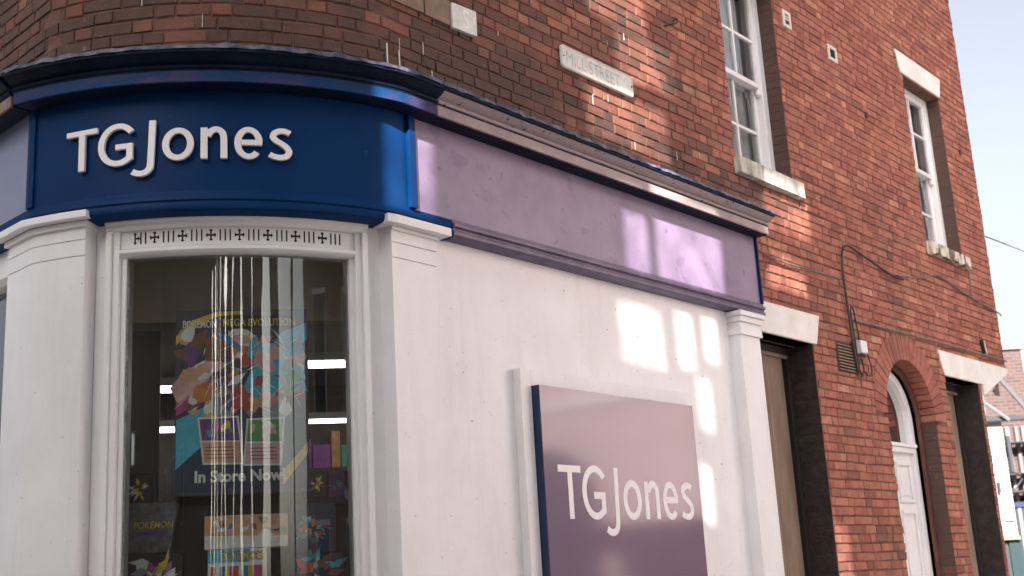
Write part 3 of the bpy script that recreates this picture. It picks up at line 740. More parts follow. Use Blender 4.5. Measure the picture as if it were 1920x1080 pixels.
# pierced crosses and slots in the head panel
CUTM = mat('pierced dark opening', (0.012, 0.012, 0.014), None, rough=0.9)
def arcbox(mb, t0, t1, z0, z1, o0=-0.0459, o1=-0.0445):
    mb.sweep(TH(t0), TH(t1), [(o0, z0), (o1, z0), (o1, z1), (o0, z1)], 0.05)
zc = 3.194
cr_t = [-2.24 + 4.93 * i for i in range(7)]
for t in cr_t + [-5.75]:
    m = MB()
    fnx = lambda x, y, z, t=t: pt(TH(t) + x, y, z)
    h = 0.020
    half = [0.0] if t > -5.5 else [0.0]
    def lobe(dx, dz):
        px, pz = -dz, dx
        return [(dx * .003 + px * .003, dz * .003 + pz * .003), (dx * .012 + px * .0030, dz * .012 + pz * .0030), (dx * .0155 + px * .0075, dz * .0155 + pz * .0075), (dx * h, dz * h), (dx * .0155 - px * .0075, dz * .0155 - pz * .0075), (dx * .012 - px * .0030, dz * .012 - pz * .0030), (dx * .003 - px * .003, dz * .003 - pz * .003)]
    for dx, dz in ((1, 0), (-1, 0), (0, 1), (0, -1)):
        if t < -5.5 and dx == -1: continue
        P = [(x * 1.15, zc + z * 1.38) for x, z in lobe(dx, dz)]
        m.prism(P, -0.0459, -0.0443, fnx)
    m.prism([(-.003, zc - .0034), (.003, zc - .0034), (.003, zc + .0034), (-.003, zc + .0034)], -0.0459, -0.0442, fnx)
    m.build('pierced_cross', CUTM, shopw)
for t in cr_t + [cr_t[-1] + 4.93]:
    for k in (-1, 0, 1):
        tt = t - 2.465 + k * 0.86
        if tt < -5.0: continue
        m = MB(); w = 0.125
        arcbox(m, tt - w, tt + w, zc - 0.0265, zc + 0.0265); m.build('pierced_slot', CUTM, shopw)

# left shop window beyond the left pilaster
m = MB()
m.sweep(-0.275, -0.2355, [(-0.13, 0.6), (-0.02, 0.6), (-0.02, 3.2), (-0.13, 3.2)]); m.sweep(-2.6, -2.5, [(-0.13, 0.6), (-0.02, 0.6), (-0.02, 3.2), (-0.13, 3.2)])
lw = m.build('side_window', WHITE, bld, bevel=0.003)
m = MB(); m.sweep(-2.6, -0.2355, [(-0.13, 3.12), (-0.03, 3.12), (0.0, 3.14), (0.0, 3.2675), (-0.13, 3.2675)]); m.build('window_head', WHITE, lw)
m = MB(); m.sweep(-2.5, -0.2755, [(-0.09, 0.6), (-0.085, 0.6), (-0.085, 3.12), (-0.09, 3.12)]); m.build('pane', GLASS, lw)
m = MB(); m.sweep(-2.6, -0.2355, [(-0.2, 0.0), (-0.01, 0.0), (-0.01, 0.6), (-0.2, 0.6)]); m.build('stall_riser', WHITE, lw)
m = MB(); m.sweep(-4.2, -2.61, [(-0.2, 0.0), (0.0, 0.0), (0.0, 3.2675), (-0.2, 3.2675)]); m.build('shopfront_wall', WHITE_WALL, bld)
# back and side walls, roof, floors close the volume
Pl = KL - DL * (-4.2); LA_END = KL + DL * 4.2
m = MB()
back = [pt(-4.2, -0.01, 0), (LA_END.x + 3, LA_END.y + 6, 0), rw(U_END, -6.5, 0), rw(U_END - 0.004, -0.76, 0)]
for i in range(3):
    a, b = Vector(back[i]), Vector(back[i + 1])
    m.add([a, b, b + Vector((0, 0, Z_TOP)), a + Vector((0, 0, Z_TOP))], [(0, 1, 2, 3)])
m.add([rw(U_END - .003, -0.006, 3.42), rw(U_END - .003, -0.8, 3.42), rw(U_END - .003, -0.8, Z_TOP), rw(U_END - .003, -0.006, Z_TOP)], [(0, 1, 2, 3)])
m.build('back_wall', BT, bld, fix=False)
ss = samples(-4.2, S(U_END))
rf = [pt(s, 0.12, Z_TOP) for s in ss] + [tuple(Vector(q) + Vector((0, 0, Z_TOP))) for q in (back[2], back[1])]
m = MB(); n_ = len(rf); m.add(rf + [(x, y, z + 0.25) for x, y, z in rf], [list(range(n_)), list(range(n_, 2 * n_))] + [(i, (i + 1) % n_, n_ + (i + 1) % n_, n_ + i) for i in range(n_)])
m.build('roof', mat('slate roof', (0.06, 0.065, 0.075), (0.10, 0.105, 0.115), 6, 0.6), bld)
def slab(z0, z1, off, name, mt):
    q = [pt(s, off, z0) for s in samples(-4.0, S(U_END - .2))] + [rw(U_END - .2, -6.2, z0), (LA_END.x + 2.8, LA_END.y + 5.6, z0)]
    n = len(q); m = MB(); m.add(q + [(x, y, z1) for x, y, z in q], [list(range(n)), list(range(n, 2 * n))] + [(i, (i + 1) % n, n + (i + 1) % n, n + i) for i in range(n)])
    return m.build(name, mt, bld)
slab(3.30, 3.42, -0.2, 'shop_ceiling', mat('shop ceiling board', (0.30, 0.28, 0.25), None, rough=0.9))
slab(0.0, 0.1, -0.2, 'shop_floor', mat('shop floor vinyl', (0.06, 0.055, 0.05), None, rough=0.6))
m = MB(); m.box(7.0, 7.04, -6.0, -0.2, 0.1, 3.3, rw); m.build('party_wall', mat('dark shop partition', (0.05, 0.045, 0.04), None, rough=0.9), bld)

# ------------------------------------------------------------------ lettering strokes
def ell(cx, cz, rx, rz, a0, a1, n):
    return [(cx + rx * math.cos(rad(a0 + (a1 - a0) * i / n)), cz + rz * math.sin(rad(a0 + (a1 - a0) * i / n))) for i in range(n + 1)]
W_ = 0.0355
def letter_meshes(fn, y0, y1):
    out = []
    m = MB(); m.prism([(.106, 2.167), (.292, 2.167), (.292, 2.202), (.106, 2.202)], y0, y1, fn); m.prism([(.182, 1.934), (.219, 1.934), (.219, 2.1668), (.182, 2.1668)], y0, y1, fn); out.append(m)
    m = MB(); m.ribbon(ell(.408, 2.07, .094, .121, 38, 306, 34) + [(.4735, 1.978), (.4735, 2.055), (.395, 2.055)], W_, y0, y1, fn); out.append(m)
    m = MB(); m.ribbon([(.596, 2.204), (.592, 2.05)] + [tuple(q) for q in smooth_path([(.588, 1.93), (.583, 1.898), (.566, 1.875), (.54, 1.866), (.515, 1.870), (.490, 1.884)])], W_, y0, y1, fn); out.append(m)
    m = MB(); m.ribbon(ell(.732, 2.037, .0655, .088, 0, 360, 36)[:-1], W_, y0, y1, fn, closed=True); out.append(m)
    m = MB(); m.prism([(.850, 1.936), (.886, 1.936), (.886, 2.138), (.850, 2.138)], y0, y1, fn)
    m.ribbon([tuple(q) for q in smooth_path([(.8865, 2.082), (.902, 2.112), (.928, 2.127), (.952, 2.118), (.967, 2.095), (.971, 2.06)])] + [(.971, 1.937)], W_, y0, y1, fn); out.append(m)
    m = MB(); m.ribbon([(1.062, 2.043), (1.155, 2.043)] + ell(1.1, 2.039, .0575, .088, 12, 318, 34), W_ * .97, y0, y1, fn); out.append(m)
    m = MB(); m.ribbon([tuple(q) for q in smooth_path([(1.320, 2.114), (1.292, 2.127), (1.262, 2.126), (1.237, 2.111), (1.229, 2.088), (1.243, 2.065), (1.272, 2.045), (1.3, 2.022), (1.314, 1.993), (1.303, 1.966), (1.275, 1.953), (1.240, 1.956), (1.209, 1.970)])], W_ * .97, y0, y1, fn); out.append(m)
    return out
# raised sign on the bow
sg = empty('raised_sign', pt(TH(2), F0, 3.48)); tag(sg, 'raised white TGJones lettering on the navy bowed fascia', 'shop sign')
def fn_arc(x, y, z):
    k = (x - .106) / 1.228
    return pt(TH(-16.07 + 37.2 * k), y, 3.484 + (z - 1.934) * 0.715 + 0.018 * min(1, k / .55))
for m in letter_meshes(fn_arc, F0 + 0.010, F0 + 0.026): m.build('letter', LETTER, sg, bevel=0.0015)
st = MB()
for x, z in ((.2, 2.15), (.2, 1.96), (.33, 2.0), (.40, 2.19), (.592, 2.16), (.588, 1.95), (.70, 2.115), (.75, 1.95), (.868, 2.1), (.868, 1.96), (.971, 1.96), (1.045, 2.02), (1.1, 1.952), (1.27, 2.127), (1.27, 1.953)):
    a = Vector(fn_arc(x, F0 - 0.004, z)); b = Vector(fn_arc(x, F0 + 0.0105, z)); st.tube([a, b], 0.005, 6)
tag(st.build('standoffs', NAVY_EDGE, sg), kind='stuff')
settle(sg)
# flat sign board on the white wall
sb = empty('sign_board', rw(5.4, 0.05, 1.2)); tag(sb, 'glossy navy TGJones board in a white surround on the white wall', 'shop sign')
BU0, BU1, BZ0, BZ1 = 4.70, 6.115, 1.16, 2.598
SU = MB(); e = 0.085
for q in ((BU0 - e, BU0 - 0.002, BZ0 - e, BZ1 + e), (BU1 + 0.002, BU1 + e, BZ0 - e, BZ1 + e), (BU0 - 0.002, BU1 + 0.002, BZ1 + 0.002, BZ1 + e), (BU0 - 0.002, BU1 + 0.002, BZ0 - e, BZ0 - 0.002)):
    SU.box(q[0], q[1], 0.0005, 0.052, q[2], q[3], rw)
SU.build('surround', WHITE, sb, bevel=0.003)
m = MB(); m.box(BU0, BU1, 0.001, 0.096, BZ0, BZ1, rw); m.build('panel_edge', NAVY_EDGE, sb)
m = MB(); m.box(BU0 + .001, BU1 - .001, 0.0965, 0.100, BZ0 + .001, BZ1 - .001, rw); m.build('panel_face', BOARD, sb)
for m in letter_meshes(lambda x, y, z: rw(BU0 + x, y, z), 0.1002, 0.1012): m.build('letter', LETTER, sb)
settle(sb)

# street name plate and stone plaque
ns = empty('street_name_plate', rw(5.54, 0, 4.5)); tag(ns, 'worn white cast plate reading MILL STREET on the brick wall', 'street sign')
def rr(u0, u1, z0, z1, r, n=5):
    P = []
    for cx, cz, a in ((u1 - r, z0 + r, -90), (u1 - r, z1 - r, 0), (u0 + r, z1 - r, 90), (u0 + r, z0 + r, 180)):
        P += [(cx + r * math.cos(rad(a + 90 * i / n)), cz + r * math.sin(rad(a + 90 * i / n))) for i in range(n + 1)]
    return P
m = MB(); m.prism(rr(5.19, 5.895, 4.503, 4.645, 0.022), 0.004, 0.022, rw); m.build('plate', PLATE, ns, bevel=0.003)
m = MB(); P = rr(5.197, 5.888, 4.510, 4.638, 0.018); m.ribbon(P, 0.005, 0.0222, 0.0255, rw, closed=True); m.build('rim', PLATE, ns)
m = MB(); text_mesh(m, 'MILL\u00b7STREET', 0.118, lambda x, y, z: rw(5.222 + x, y, 4.532 + z), y1=0.0236, bold=-0.0008, sx=0.82); m.build('lettering', PLATE_TXT, ns, fix=False)
for u in (5.205, 5.88):
    m = MB(); m.tube([rw(u, 0.02, 4.574), rw(u, 0.026, 4.574)], 0.006, 8); m.build('screw', SCREW, ns)
settle(ns)
pq = empty('stone_plaque', rw(4.36, 0, 4.44)); tag(pq, 'small cream plaque with raised St lettering high above the cornice', 'street sign')
m = MB(); m.prism([(4.270, 4.438), (4.457, 4.446), (4.457, 4.590), (4.270, 4.580)], 0.003, 0.026, rw); m.build('plate', PLATE, pq, bevel=0.002)
m = MB(); text_mesh(m, 'S', 0.150, lambda x, y, z: rw(4.345 + x, y, 4.463 + z), y1=0.0275, bold=0.0015, sx=0.8); text_mesh(m, 't', 0.075, lambda x, y, z: rw(4.425 + x, y, 4.51 + z), y1=0.0275, bold=0.001, sx=0.8); m.build('lettering', mat('white raised lettering', (0.80, 0.78, 0.75), None, rough=0.5), pq, fix=False)
m = MB(); m.tube([rw(4.437, 0.026, 4.475), rw(4.437, 0.029, 4.475)], 0.006, 8); m.build('dot', LETTER, pq)
settle(pq)
m = MB()
for a, b in ((3.95, 4.075), (4.10, 4.255)): m.box(a, b, 0.001, 0.012, 4.455, 4.575, rw)
for i in range(0): pass
m1 = MB(); m1.box(4.08, 4.262, 0.001, 0.016, 4.448, 4.585, rw); tag(m1.build('blank_plaque', BUFF, None, bevel=0.002), 'blank buff stone block left of the St plaque', 'plaque')
m1 = MB(); m1.box(3.86, 4.07, 0.001, 0.015, 4.452, 4.590, rw); tag(m1.build('blank_plaque', BUFF, None, bevel=0.002), 'second blank buff stone block, further from the St plaque', 'plaque')

# ------------------------------------------------------------------ cables and small fittings on the brick wall
def cable(name, pts, r, mt, label, o=0.018, n=5):
    P = [Vector(rw(*q)) if len(q) == 3 else Vector(rw(q[0], o, q[1])) for q in pts]
    m = MB(); m.tube(smooth_path(P, n), r, 6)
    ob = m.build(name, mt, None, smooth=True); return tag(ob, label, 'cable')
cable('cable', [(8.60, 3.05), (8.575, 3.2), (8.565, 3.4), (8.555, 3.62), (8.55, 3.80), (8.57, 3.95), (8.62, 4.03), (8.70, 4.06), (8.82, 4.045), (8.98, 4.02), (9.2, 3.985), (9.4, 3.955), (9.55, 3.94), (9.70, 3.945)], 0.0095, CABLE, 'thick black cable looping up and over the brick wall from the junction box', o=0.028)
cable('cable', [(8.61, 3.08), (8.60, 3.25), (8.59, 3.42), (8.585, 3.5), (8.605, 3.56), (8.64, 3.52), (8.66, 3.40), (8.675, 3.30)], 0.006, CABLE, 'thin black cable hooped tightly above the junction box', o=0.035)
cable('cable', [(8.76, 3.27), (8.80, 3.2), (8.84, 3.12), (8.83, 3.06), (8.76, 3.04), (8.70, 3.07), (8.66, 3.03), (8.62, 3.10), (8.68, 3.16), (8.70, 3.08), (8.64, 3.02)], 0.006, CABLE, 'tangled black cable ends hanging under the junction box', o=0.03)
cable('cable', [(7.17, 3.83), (7.29, 3.775), (7.43, 3.755), (7.56, 3.75), (7.70, 3.747), (7.86, 3.752), (8.03, 3.757), (8.25, 3.762), (8.52, 3.765)], 0.007, CABLE_G, 'pale grey cable running from the fascia end along the bricks')
cable('cable', [(8.66, 3.462), (8.95, 3.468), (9.4, 3.474), (9.9, 3.478), (10.4, 3.482), (10.9, 3.486), (11.4, 3.487), (11.97, 3.489)], 0.007, CABLE_G, 'grey cable running level above the door arch and corner lintel')
cable('cable', [(9.62, 3.97), (9.9, 4.0), (10.19, 4.04), (10.4, 4.10), (10.52, 4.115), (10.7, 4.10), (10.86, 4.08), (11.1, 4.045), (11.37, 4.02), (11.6, 4.0), (11.8, 3.98), (11.97, 3.965), (12.03, 3.95)], 0.008, CABLE_G, 'sagging grey cable below the far window sill')
cable('cable', [(11.31, 4.29), (11.315, 4.22), (11.312, 4.12), (11.31, 4.04)], 0.006, CABLE_G, 'short upright cable dropping from the far window sill')
jb = empty('junction_box', rw(8.70, 0, 3.2)); tag(jb, 'small white junction box among black cables beside the louvre', 'junction box')
m = MB(); m.box(8.665, 8.765, 0.001, 0.055, 3.205, 3.305, rw); m.build('case', mat('white plastic', (0.72, 0.71, 0.70), None, rough=0.4), jb, bevel=0.008)
m = MB(); m.box(8.60, 8.66, 0.001, 0.045, 3.195, 3.30, rw); m.build('side_cover', mat('grey plastic', (0.22, 0.22, 0.23), None, rough=0.5), jb, bevel=0.006)
m = MB()
for q in (8.69, 8.72, 8.745): m.tube([rw(q, 0.03, 3.206), rw(q, 0.03, 3.18)], 0.008, 7)
m.build('cable_gland', CABLE, jb); settle(jb)
hk = MB(); hk.tube(smooth_path([Vector(rw(6.36, -0.01, 5.15)), Vector(rw(6.37, .02, 5.155)), Vector(rw(6.39, .05, 5.16)), Vector(rw(6.42, .06, 5.175)), Vector(rw(6.43, .06, 5.2)), Vector(rw(6.41, .055, 5.205)), Vector(rw(6.40, .05, 5.18))]), 0.007, 6)
tag(hk.build('wall_hook', IRON, None, smooth=True), 'small rusty iron hook sticking out of the brick left of the near window', 'hook')
sn = empty('alarm_sensor', rw(11.40, 0, 3.5)); tag(sn, 'narrow dark wall fitting above the corner lintel', 'wall fitting')
m = MB(); m.prism([(11.365, 3.63), (11.395, 3.50), (11.425, 3.50), (11.395, 3.63)], 0.001, 0.03, rw); m.build('body', CABLE, sn, bevel=0.003)
m = MB(); m.prism([(11.402, 3.625), (11.431, 3.5), (11.443, 3.5), (11.414, 3.625)], 0.001, 0.034, rw); m.build('edge_plate', PLATE, sn); settle(sn)
for i, (u, z0, lab) in enumerate(((3.72, 4.06, 'left of two thin pale rods standing on the cornice'), (3.80, 4.05, 'right of two thin pale rods standing on the cornice'))):
    m = MB(); m.tube([rw(u, 0.10, z0 - 0.03), rw(u, 0.098, z0 + 0.085)], 0.0035, 6); tag(m.build('cornice_rod', SILL, None), lab, 'rod')

m = MB()
for i in range(15):                                    # runs of lime and old paint on the bricks over the cornice
    s_ = random.uniform(0.1, S(6.8)); z_ = random.uniform(4.08, 4.42) if i % 3 else random.uniform(4.4, 5.0); h_ = random.uniform(0.02, 0.075); w_ = random.uniform(0.0012, 0.003)
    m.hexa([pt(s_ - w_, 0.0, z_), pt(s_ + w_, 0.0, z_), pt(s_ + w_, 0.0045, z_), pt(s_ - w_, 0.0045, z_), pt(s_ - w_ * .5, 0.0, z_ + h_), pt(s_ + w_ * .5, 0.0, z_ + h_), pt(s_ + w_ * .5, 0.004, z_ + h_), pt(s_ - w_ * .5, 0.004, z_ + h_)])
tag(m.build('lime_runs', mat('lime run', (0.55, 0.50, 0.46), None, rough=0.8), bld), kind='stuff')

# ------------------------------------------------------------------ shop interior seen through the bow
IA = rad(12.0); IE = Vector((math.sin(IA), -math.cos(IA))); IT = Vector((math.cos(IA), math.sin(IA)))
def inn(t, d, z):
    p = C + IE * (R0 - d) + IT * t
    return (p.x, p.y, z)
def pinn(d0):                                          # (x, y, z) with y growing towards the street
    return lambda x, y, z: inn(x, d0 - y, z)
m = MB(); m.box(-0.75, 0.75, 0.62, 0.70, 2.93, 3.29, inn); bk = m.build('window_bulkhead', mat('olive bulkhead paint', (0.42, 0.37, 0.28), (0.48, 0.43, 0.33), 3, 0.8), bld)
# fluorescent strips
TUBE = emit_mat('fluorescent tube', (1.0, 0.96, 0.88), 3.0)
FIT = mat('light fitting enamel', (0.6, 0.6, 0.58), None, rough=0.4)
def strip(t0, t1, d, z, dw, lab):
    e = empty('strip_light', inn((t0 + t1) / 2, d, z)); tag(e, lab, 'ceiling light', 'fluorescent lights in the shop')
    a = MB(); a.box(t0, t1, d - 0.06, d + 0.06, z, z + 0.05, inn); a.build('housing', FIT, e)
    a = MB(); a.box(t0 + .02, t1 - .02, d - dw, d + dw, z - 0.03, z - 0.001, inn); a.build('tube', TUBE, e); settle(e)
strip(0.36, 1.4, 2.0, 2.99, 0.03, 'fluorescent strip light glowing at the right of the shop window')
strip(-1.6, -0.36, 2.5, 2.945, 0.03, 'fluorescent strip light glowing at the left behind the poster')
strip(0.3, 0.75, 4.0, 2.93, 0.03, 'small far fluorescent light low at the right inside the shop')
strip(-1.3, -0.4, 4.2, 2.93, 0.03, 'small far fluorescent light low at the left inside the shop')
# grey-green inner door with a handle
idr = empty('inner_door', inn(-0.5, 0.9, 0.1)); tag(idr, 'grey green door with a pale pull handle at the left inside the window', 'door')
m = MB(); m.box(-1.2, -0.385, 0.9, 0.94, 0.1, 2.95, inn); m.build('leaf', mat('grey green door paint', (0.10, 0.115, 0.10), (0.13, 0.145, 0.13), 2, 0.55), idr)
m = MB(); m.tube(smooth_path([Vector(inn(-.50, .9, 2.44)), Vector(inn(-.50, .86, 2.44)), Vector(inn(-.50, .85, 2.42)), Vector(inn(-.50, .85, 2.30)), Vector(inn(-.50, .86, 2.28)), Vector(inn(-.50, .9, 2.28))]), 0.009, 8); m.build('handle', mat('steel', (0.6, 0.6, 0.6), None, rough=0.3, metal=1), idr, smooth=True); settle(idr)
# shelving with goods at the back
shelf_m = mat('dark shelf steel', (0.03, 0.03, 0.03), None, rough=0.5)
def shelf(t0, t1, d, lab, stocked=True):
    e = empty('shop_shelving', inn((t0 + t1) / 2, d, 0.1)); tag(e, lab, 'shelving')
    for z in (0.5, 0.9, 1.3, 1.7, 2.05, 2.4):
        m = MB(); m.box(t0, t1, d, d + 0.3, z, z + 0.025, inn); m.build('shelf_board', shelf_m, e)
    m = MB(); m.box(t0, t1, d + 0.3, d + 0.32, 0.1, 2.75, inn); m.build('back_panel', shelf_m, e)
    for t in (t0 - .03, t1):
        m = MB(); m.box(t, t + 0.03, d, d + 0.32, 0.1, 2.75, inn); m.build('upright', shelf_m, e)
    settle(e)
    if not stocked: return
    cols = [('red', (0.5, 0.08, 0.06)), ('yellow', (0.6, 0.5, 0.1)), ('blue', (0.06, 0.16, 0.4)), ('pale grey', (0.5, 0.5, 0.48)), ('purple', (0.2, 0.05, 0.25)), ('green', (0.05, 0.25, 0.2)), ('brown', (0.4, 0.2, 0.08))]
    order = ['first', 'second', 'third', 'fourth', 'fifth', 'sixth', 'seventh', 'eighth', 'ninth', 'tenth']
    for z, lev in ((2.05, 'lower'), (2.4, 'upper')):
        t = t0 + 0.02; k = 0
        while t < t0 + 0.62:
            w = random.uniform(0.05, 0.12); h = random.uniform(0.14, 0.26); nm, c = random.choice(cols)
            m = MB(); m.box(t, t + w - 0.008, d + 0.04, d + 0.22, z + 0.026, z + 0.026 + h, inn)
            m.prism([(t + .008, z + .03 + h * .62), (t + w - .016, z + .03 + h * .62), (t + w - .016, z + .02 + h * .9), (t + .008, z + .02 + h * .9)], d + 0.0385, d + 0.0399, inn)
            o = m.build('stock_box', mat('printed carton ' + nm, c, tuple(min(1, q * 1.8) for q in c), 20, 0.5), None)
            tag(o, '%s carton, %s from the left on the %s shelf inside the shop' % (nm, order[min(k, 9)], lev), 'box', 'cartons on the shop shelves'); k += 1
            t += w
shelf(0.35, 1.6, 2.6, 'dark shelving with cartons at the right inside the shop')
shelf(-0.45, 0.25, 3.2, 'dark shelving at the middle back of the shop behind the poster', False)
m = MB(); m.box(-3.5, 3.5, 4.6, 4.7, 0.1, 3.29, inn); m.build('shop_back_wall', mat('dark back wall', (0.045, 0.04, 0.035), None, rough=0.9), bld)

def flat(c, rough=0.45): return mat('print %.2f %.2f %.2f' % c, tuple(q * 0.85 for q in c), tuple(min(0.9, q * 1.2) for q in c), 14, rough)
PR = {k: flat(c) for k, c in dict(yellow=(0.75, 0.55, 0.04), blue=(0.02, 0.22, 0.5), cyan=(0.06, 0.50, 0.72), mag=(0.55, 0.06, 0.30), red=(0.55, 0.06, 0.05), tan=(0.66, 0.38, 0.24), brown=(0.22, 0.09, 0.05), white=(0.84, 0.83, 0.81), grey=(0.3, 0.32, 0.34), navy=(0.015, 0.03, 0.09), green=(0.1, 0.35, 0.14), purple=(0.16, 0.06, 0.25), pink=(0.74, 0.40, 0.44), orange=(0.65, 0.22, 0.04), black=(0.012, 0.012, 0.016), teal=(0.03, 0.28, 0.27), slate=(0.05, 0.05, 0.085)).items()}
def poly(par, c, P, fn, y, name='print_patch'):
    m = MB(); m.add([fn(x, y, z) for x, z in P], [list(range(len(P)))]); return m.build(name, PR[c], par, fix=False)
def blob(cx, cz, rx, rz, rot, n=9, jag=0.35, rng=random):
    out = []
    for i in range(n):
        a = 2 * math.pi * i / n; k = 1 + rng.uniform(-jag, jag); x, z = rx * k * math.cos(a), rz * k * math.sin(a)
        out.append((cx + x * math.cos(rot) - z * math.sin(rot), cz + x * math.sin(rot) + z * math.cos(rot)))
    return out
# poster
po = empty('window_poster', inn(0.02, 0.35, 2.09)); tag(po, 'large colourful poster hanging in the bow window with In Store Now lettering', 'poster')
m = MB(); m.box(-0.275, 0.315, 0.35, 0.3512, 2.085, 2.925, inn); m.build('sheet', PR['slate'], po)
fp = pinn(0.35); rng = random.Random(5)
# ribbons of colour across an abstract burst
poly(po, 'yellow', [(-.274, 2.80), (-.22, 2.87), (-.10, 2.915), (.02, 2.922), (.02, 2.905), (-.09, 2.895), (-.2, 2.845), (-.274, 2.76)], fp, .0006)
poly(po, 'navy', [(-.27, 2.10), (.31, 2.10), (.31, 2.42), (-.27, 2.42)], fp, .0007)
poly(po, 'cyan', [(-.27, 2.36), (-.05, 2.46), (.02, 2.62), (-.10, 2.50), (-.27, 2.42)], fp, .0009)
poly(po, 'cyan', [(-.27, 2.20), (-.16, 2.30), (-.14, 2.46), (-.27, 2.40)], fp, .0010)
poly(po, 'cyan', [(.02, 2.55), (.31, 2.78), (.31, 2.86), (.2, 2.82), (.05, 2.62)], fp, .0011)
poly(po, 'mag', [(-.27, 2.44), (-.12, 2.52), (-.09, 2.60), (-.2, 2.62), (-.27, 2.56)], fp, .0012)
poly(po, 'yellow', [(.19, 2.17), (.31, 2.31), (.31, 2.26), (.20, 2.12)], fp, .0013)
poly(po, 'yellow', [(-.15, 2.40), (-.09, 2.40), (-.10, 2.56), (-.14, 2.57)], fp, .00135)
pal = ['tan', 'tan', 'pink', 'brown', 'grey', 'white', 'cyan', 'orange', 'green', 'red', 'pink', 'blue', 'purple', 'tan', 'white']
for i in range(96):
    cx = rng.uniform(-.25, .28); cz = rng.uniform(2.45, 2.82)
    r1_ = rng.uniform(.018, .075)
    left = cx < -0.02
    c = rng.choice(['tan', 'brown', 'pink', 'orange', 'grey', 'white', 'blue', 'purple', 'tan'] if left else ['cyan', 'white', 'pink', 'green', 'red', 'orange', 'grey', 'cyan', 'tan'])
    poly(po, c, blob(cx, cz, r1_, r1_ * rng.uniform(.25, .9), rng.uniform(0, 3.1), rng.randint(4, 8), .3, rng), fp, .0015 + i * .00002)
for i in range(46):                                     # thin light outlines and streaks
    cx = rng.uniform(-.25, .27); cz = rng.uniform(2.44, 2.84); a = rng.uniform(.3, 1.4) * rng.choice((1, 1, -1)); L = rng.uniform(.03, .12); w = rng.uniform(.0015, .004)
    dx, dz = math.cos(a) * L / 2, math.sin(a) * L / 2; nx, nz = -math.sin(a) * w, math.cos(a) * w
    poly(po, rng.choice(['white', 'white', 'yellow', 'pink', 'cyan', 'black']), [(cx - dx, cz - dz), (cx + nx, cz + nz), (cx + dx, cz + dz), (cx - nx, cz - nz)], fp, .0036 + i * .00001)
for (x0, x1, za, zb, sk) in ((-.165, .015, 2.215, 2.43, .012), (.03, .20, 2.205, 2.42, -.008)):     # two cards
    poly(po, 'white', [(x0 + sk * -1, zb), (x1 - sk, zb + .004), (x1 + sk, za), (x0 + sk, za + .004)], fp, .0043, 'card_border')
    poly(po, 'purple' if x0 < 0 else 'green', [(x0 + .008 - sk, zb - .008), (x1 - .008 - sk, zb - .004), (x1 - .008, (za + zb) / 2), (x0 + .008, (za + zb) / 2 + .004)], fp, .0045, 'card_picture')
    poly(po, 'tan' if x0 < 0 else 'pink', [(x0 + .008, (za + zb) / 2 - .004), (x1 - .008, (za + zb) / 2 - .006), (x1 - .008 + sk, za + .008), (x0 + .008 + sk, za + .012)], fp, .0045, 'card_text_box')
    for i in range(9):
        cx, cz = rng.uniform(x0 + .03, x1 - .03), rng.uniform((za + zb) / 2 + .02, zb - .03)
        poly(po, rng.choice(['mag', 'pink', 'white', 'cyan', 'yellow', 'green', 'blue']), blob(cx, cz, .022, .01, rng.uniform(0, 3), 6, .3, rng), fp, .0047 + i * .00003)
    for i in range(4):
        zz = za + .03 + i * .016; poly(po, 'brown', [(x0 + .025, zz), (x1 - .03, zz - .001), (x1 - .03, zz + .004), (x0 + .025, zz + .005)], fp, .005)
def txt(par, s, size, x, z, fn, c, y, bold=0, sx=1, name='lettering', align='LEFT'):
    m = MB(); text_mesh(m, s, size, lambda a, b, e: fn(x + a, y, z + e), y1=0, bold=bold, sx=sx, align=align); return m.build(name, PR[c], par, fix=False)
txt(po, 'In Store Now!', 0.070, -0.190, 2.142, fp, 'white', .0056, 0.0026, 0.98)
poly(po, 'black', [(-.075, 2.835), (.25, 2.835), (.25, 2.895), (-.075, 2.895)], fp, .0052, 'title_band')
txt(po, 'MEGA EVOLUTION', 0.048, -0.068, 2.848, fp, 'yellow', .0056, 0.001, 0.80)
txt(po, 'POK\u00c9MON', 0.046, -0.245, 2.842, fp, 'white', .0056, 0.001, 0.68)
settle(po)

def product(name, t0, t1, z0, z1, d, dep, c, label, tilt=0.0, cat='box'):
    e = empty(name, inn((t0 + t1) / 2, d + dep / 2, z0)); tag(e, label, cat)
    m = MB()
    f = lambda x, y, z: inn(x + tilt * (z1 - z), y, z)
    m.box(t0, t1, d, d + dep, z0, z1, f); m.build('carton', PR[c] if isinstance(c, str) else c, e, bevel=0.003)
    return e, (lambda x, y, z: f(x, d - y, z))
def burst(e, fn, cx, cz, r, cols, n=22, sd=1):
    g_ = random.Random(sd)
    for i in range(n):
        a = g_.uniform(0, 6.28); L = r * g_.uniform(.3, .8); w = r * g_.uniform(.05, .17); b = g_.uniform(0, .6) * r
        x0, z0 = cx + math.cos(a) * b, cz + math.sin(a) * b; a += g_.uniform(-1.9, 1.9); dx, dz = math.cos(a), math.sin(a)
        poly(e, g_.choice(cols), [(x0, z0), (x0 + dx * L * .4 - dz * w, z0 + dz * L * .4 + dx * w), (x0 + dx * L, z0 + dz * L), (x0 + dx * L * .4 + dz * w, z0 + dz * L * .4 - dx * w)], fn, .0012 + i * .00004)
SLATE = mat('mottled slate card', (0.09, 0.095, 0.11), (0.22, 0.225, 0.25), 30, 0.5)
e, fn = product('trading_card_box', -.463, -.262, 1.85, 2.068, .40, .10, SLATE, 'mottled grey box with yellow lettering at the left of the bow window', -.12)
txt(e, 'POK\u00c9MON', 0.042, -.435, 1.955, fn, 'navy', .0015, 0.003, 0.82); txt(e, 'POK\u00c9MON', 0.042, -.435, 1.955, fn, 'yellow', .0019, 0.0006, 0.82)
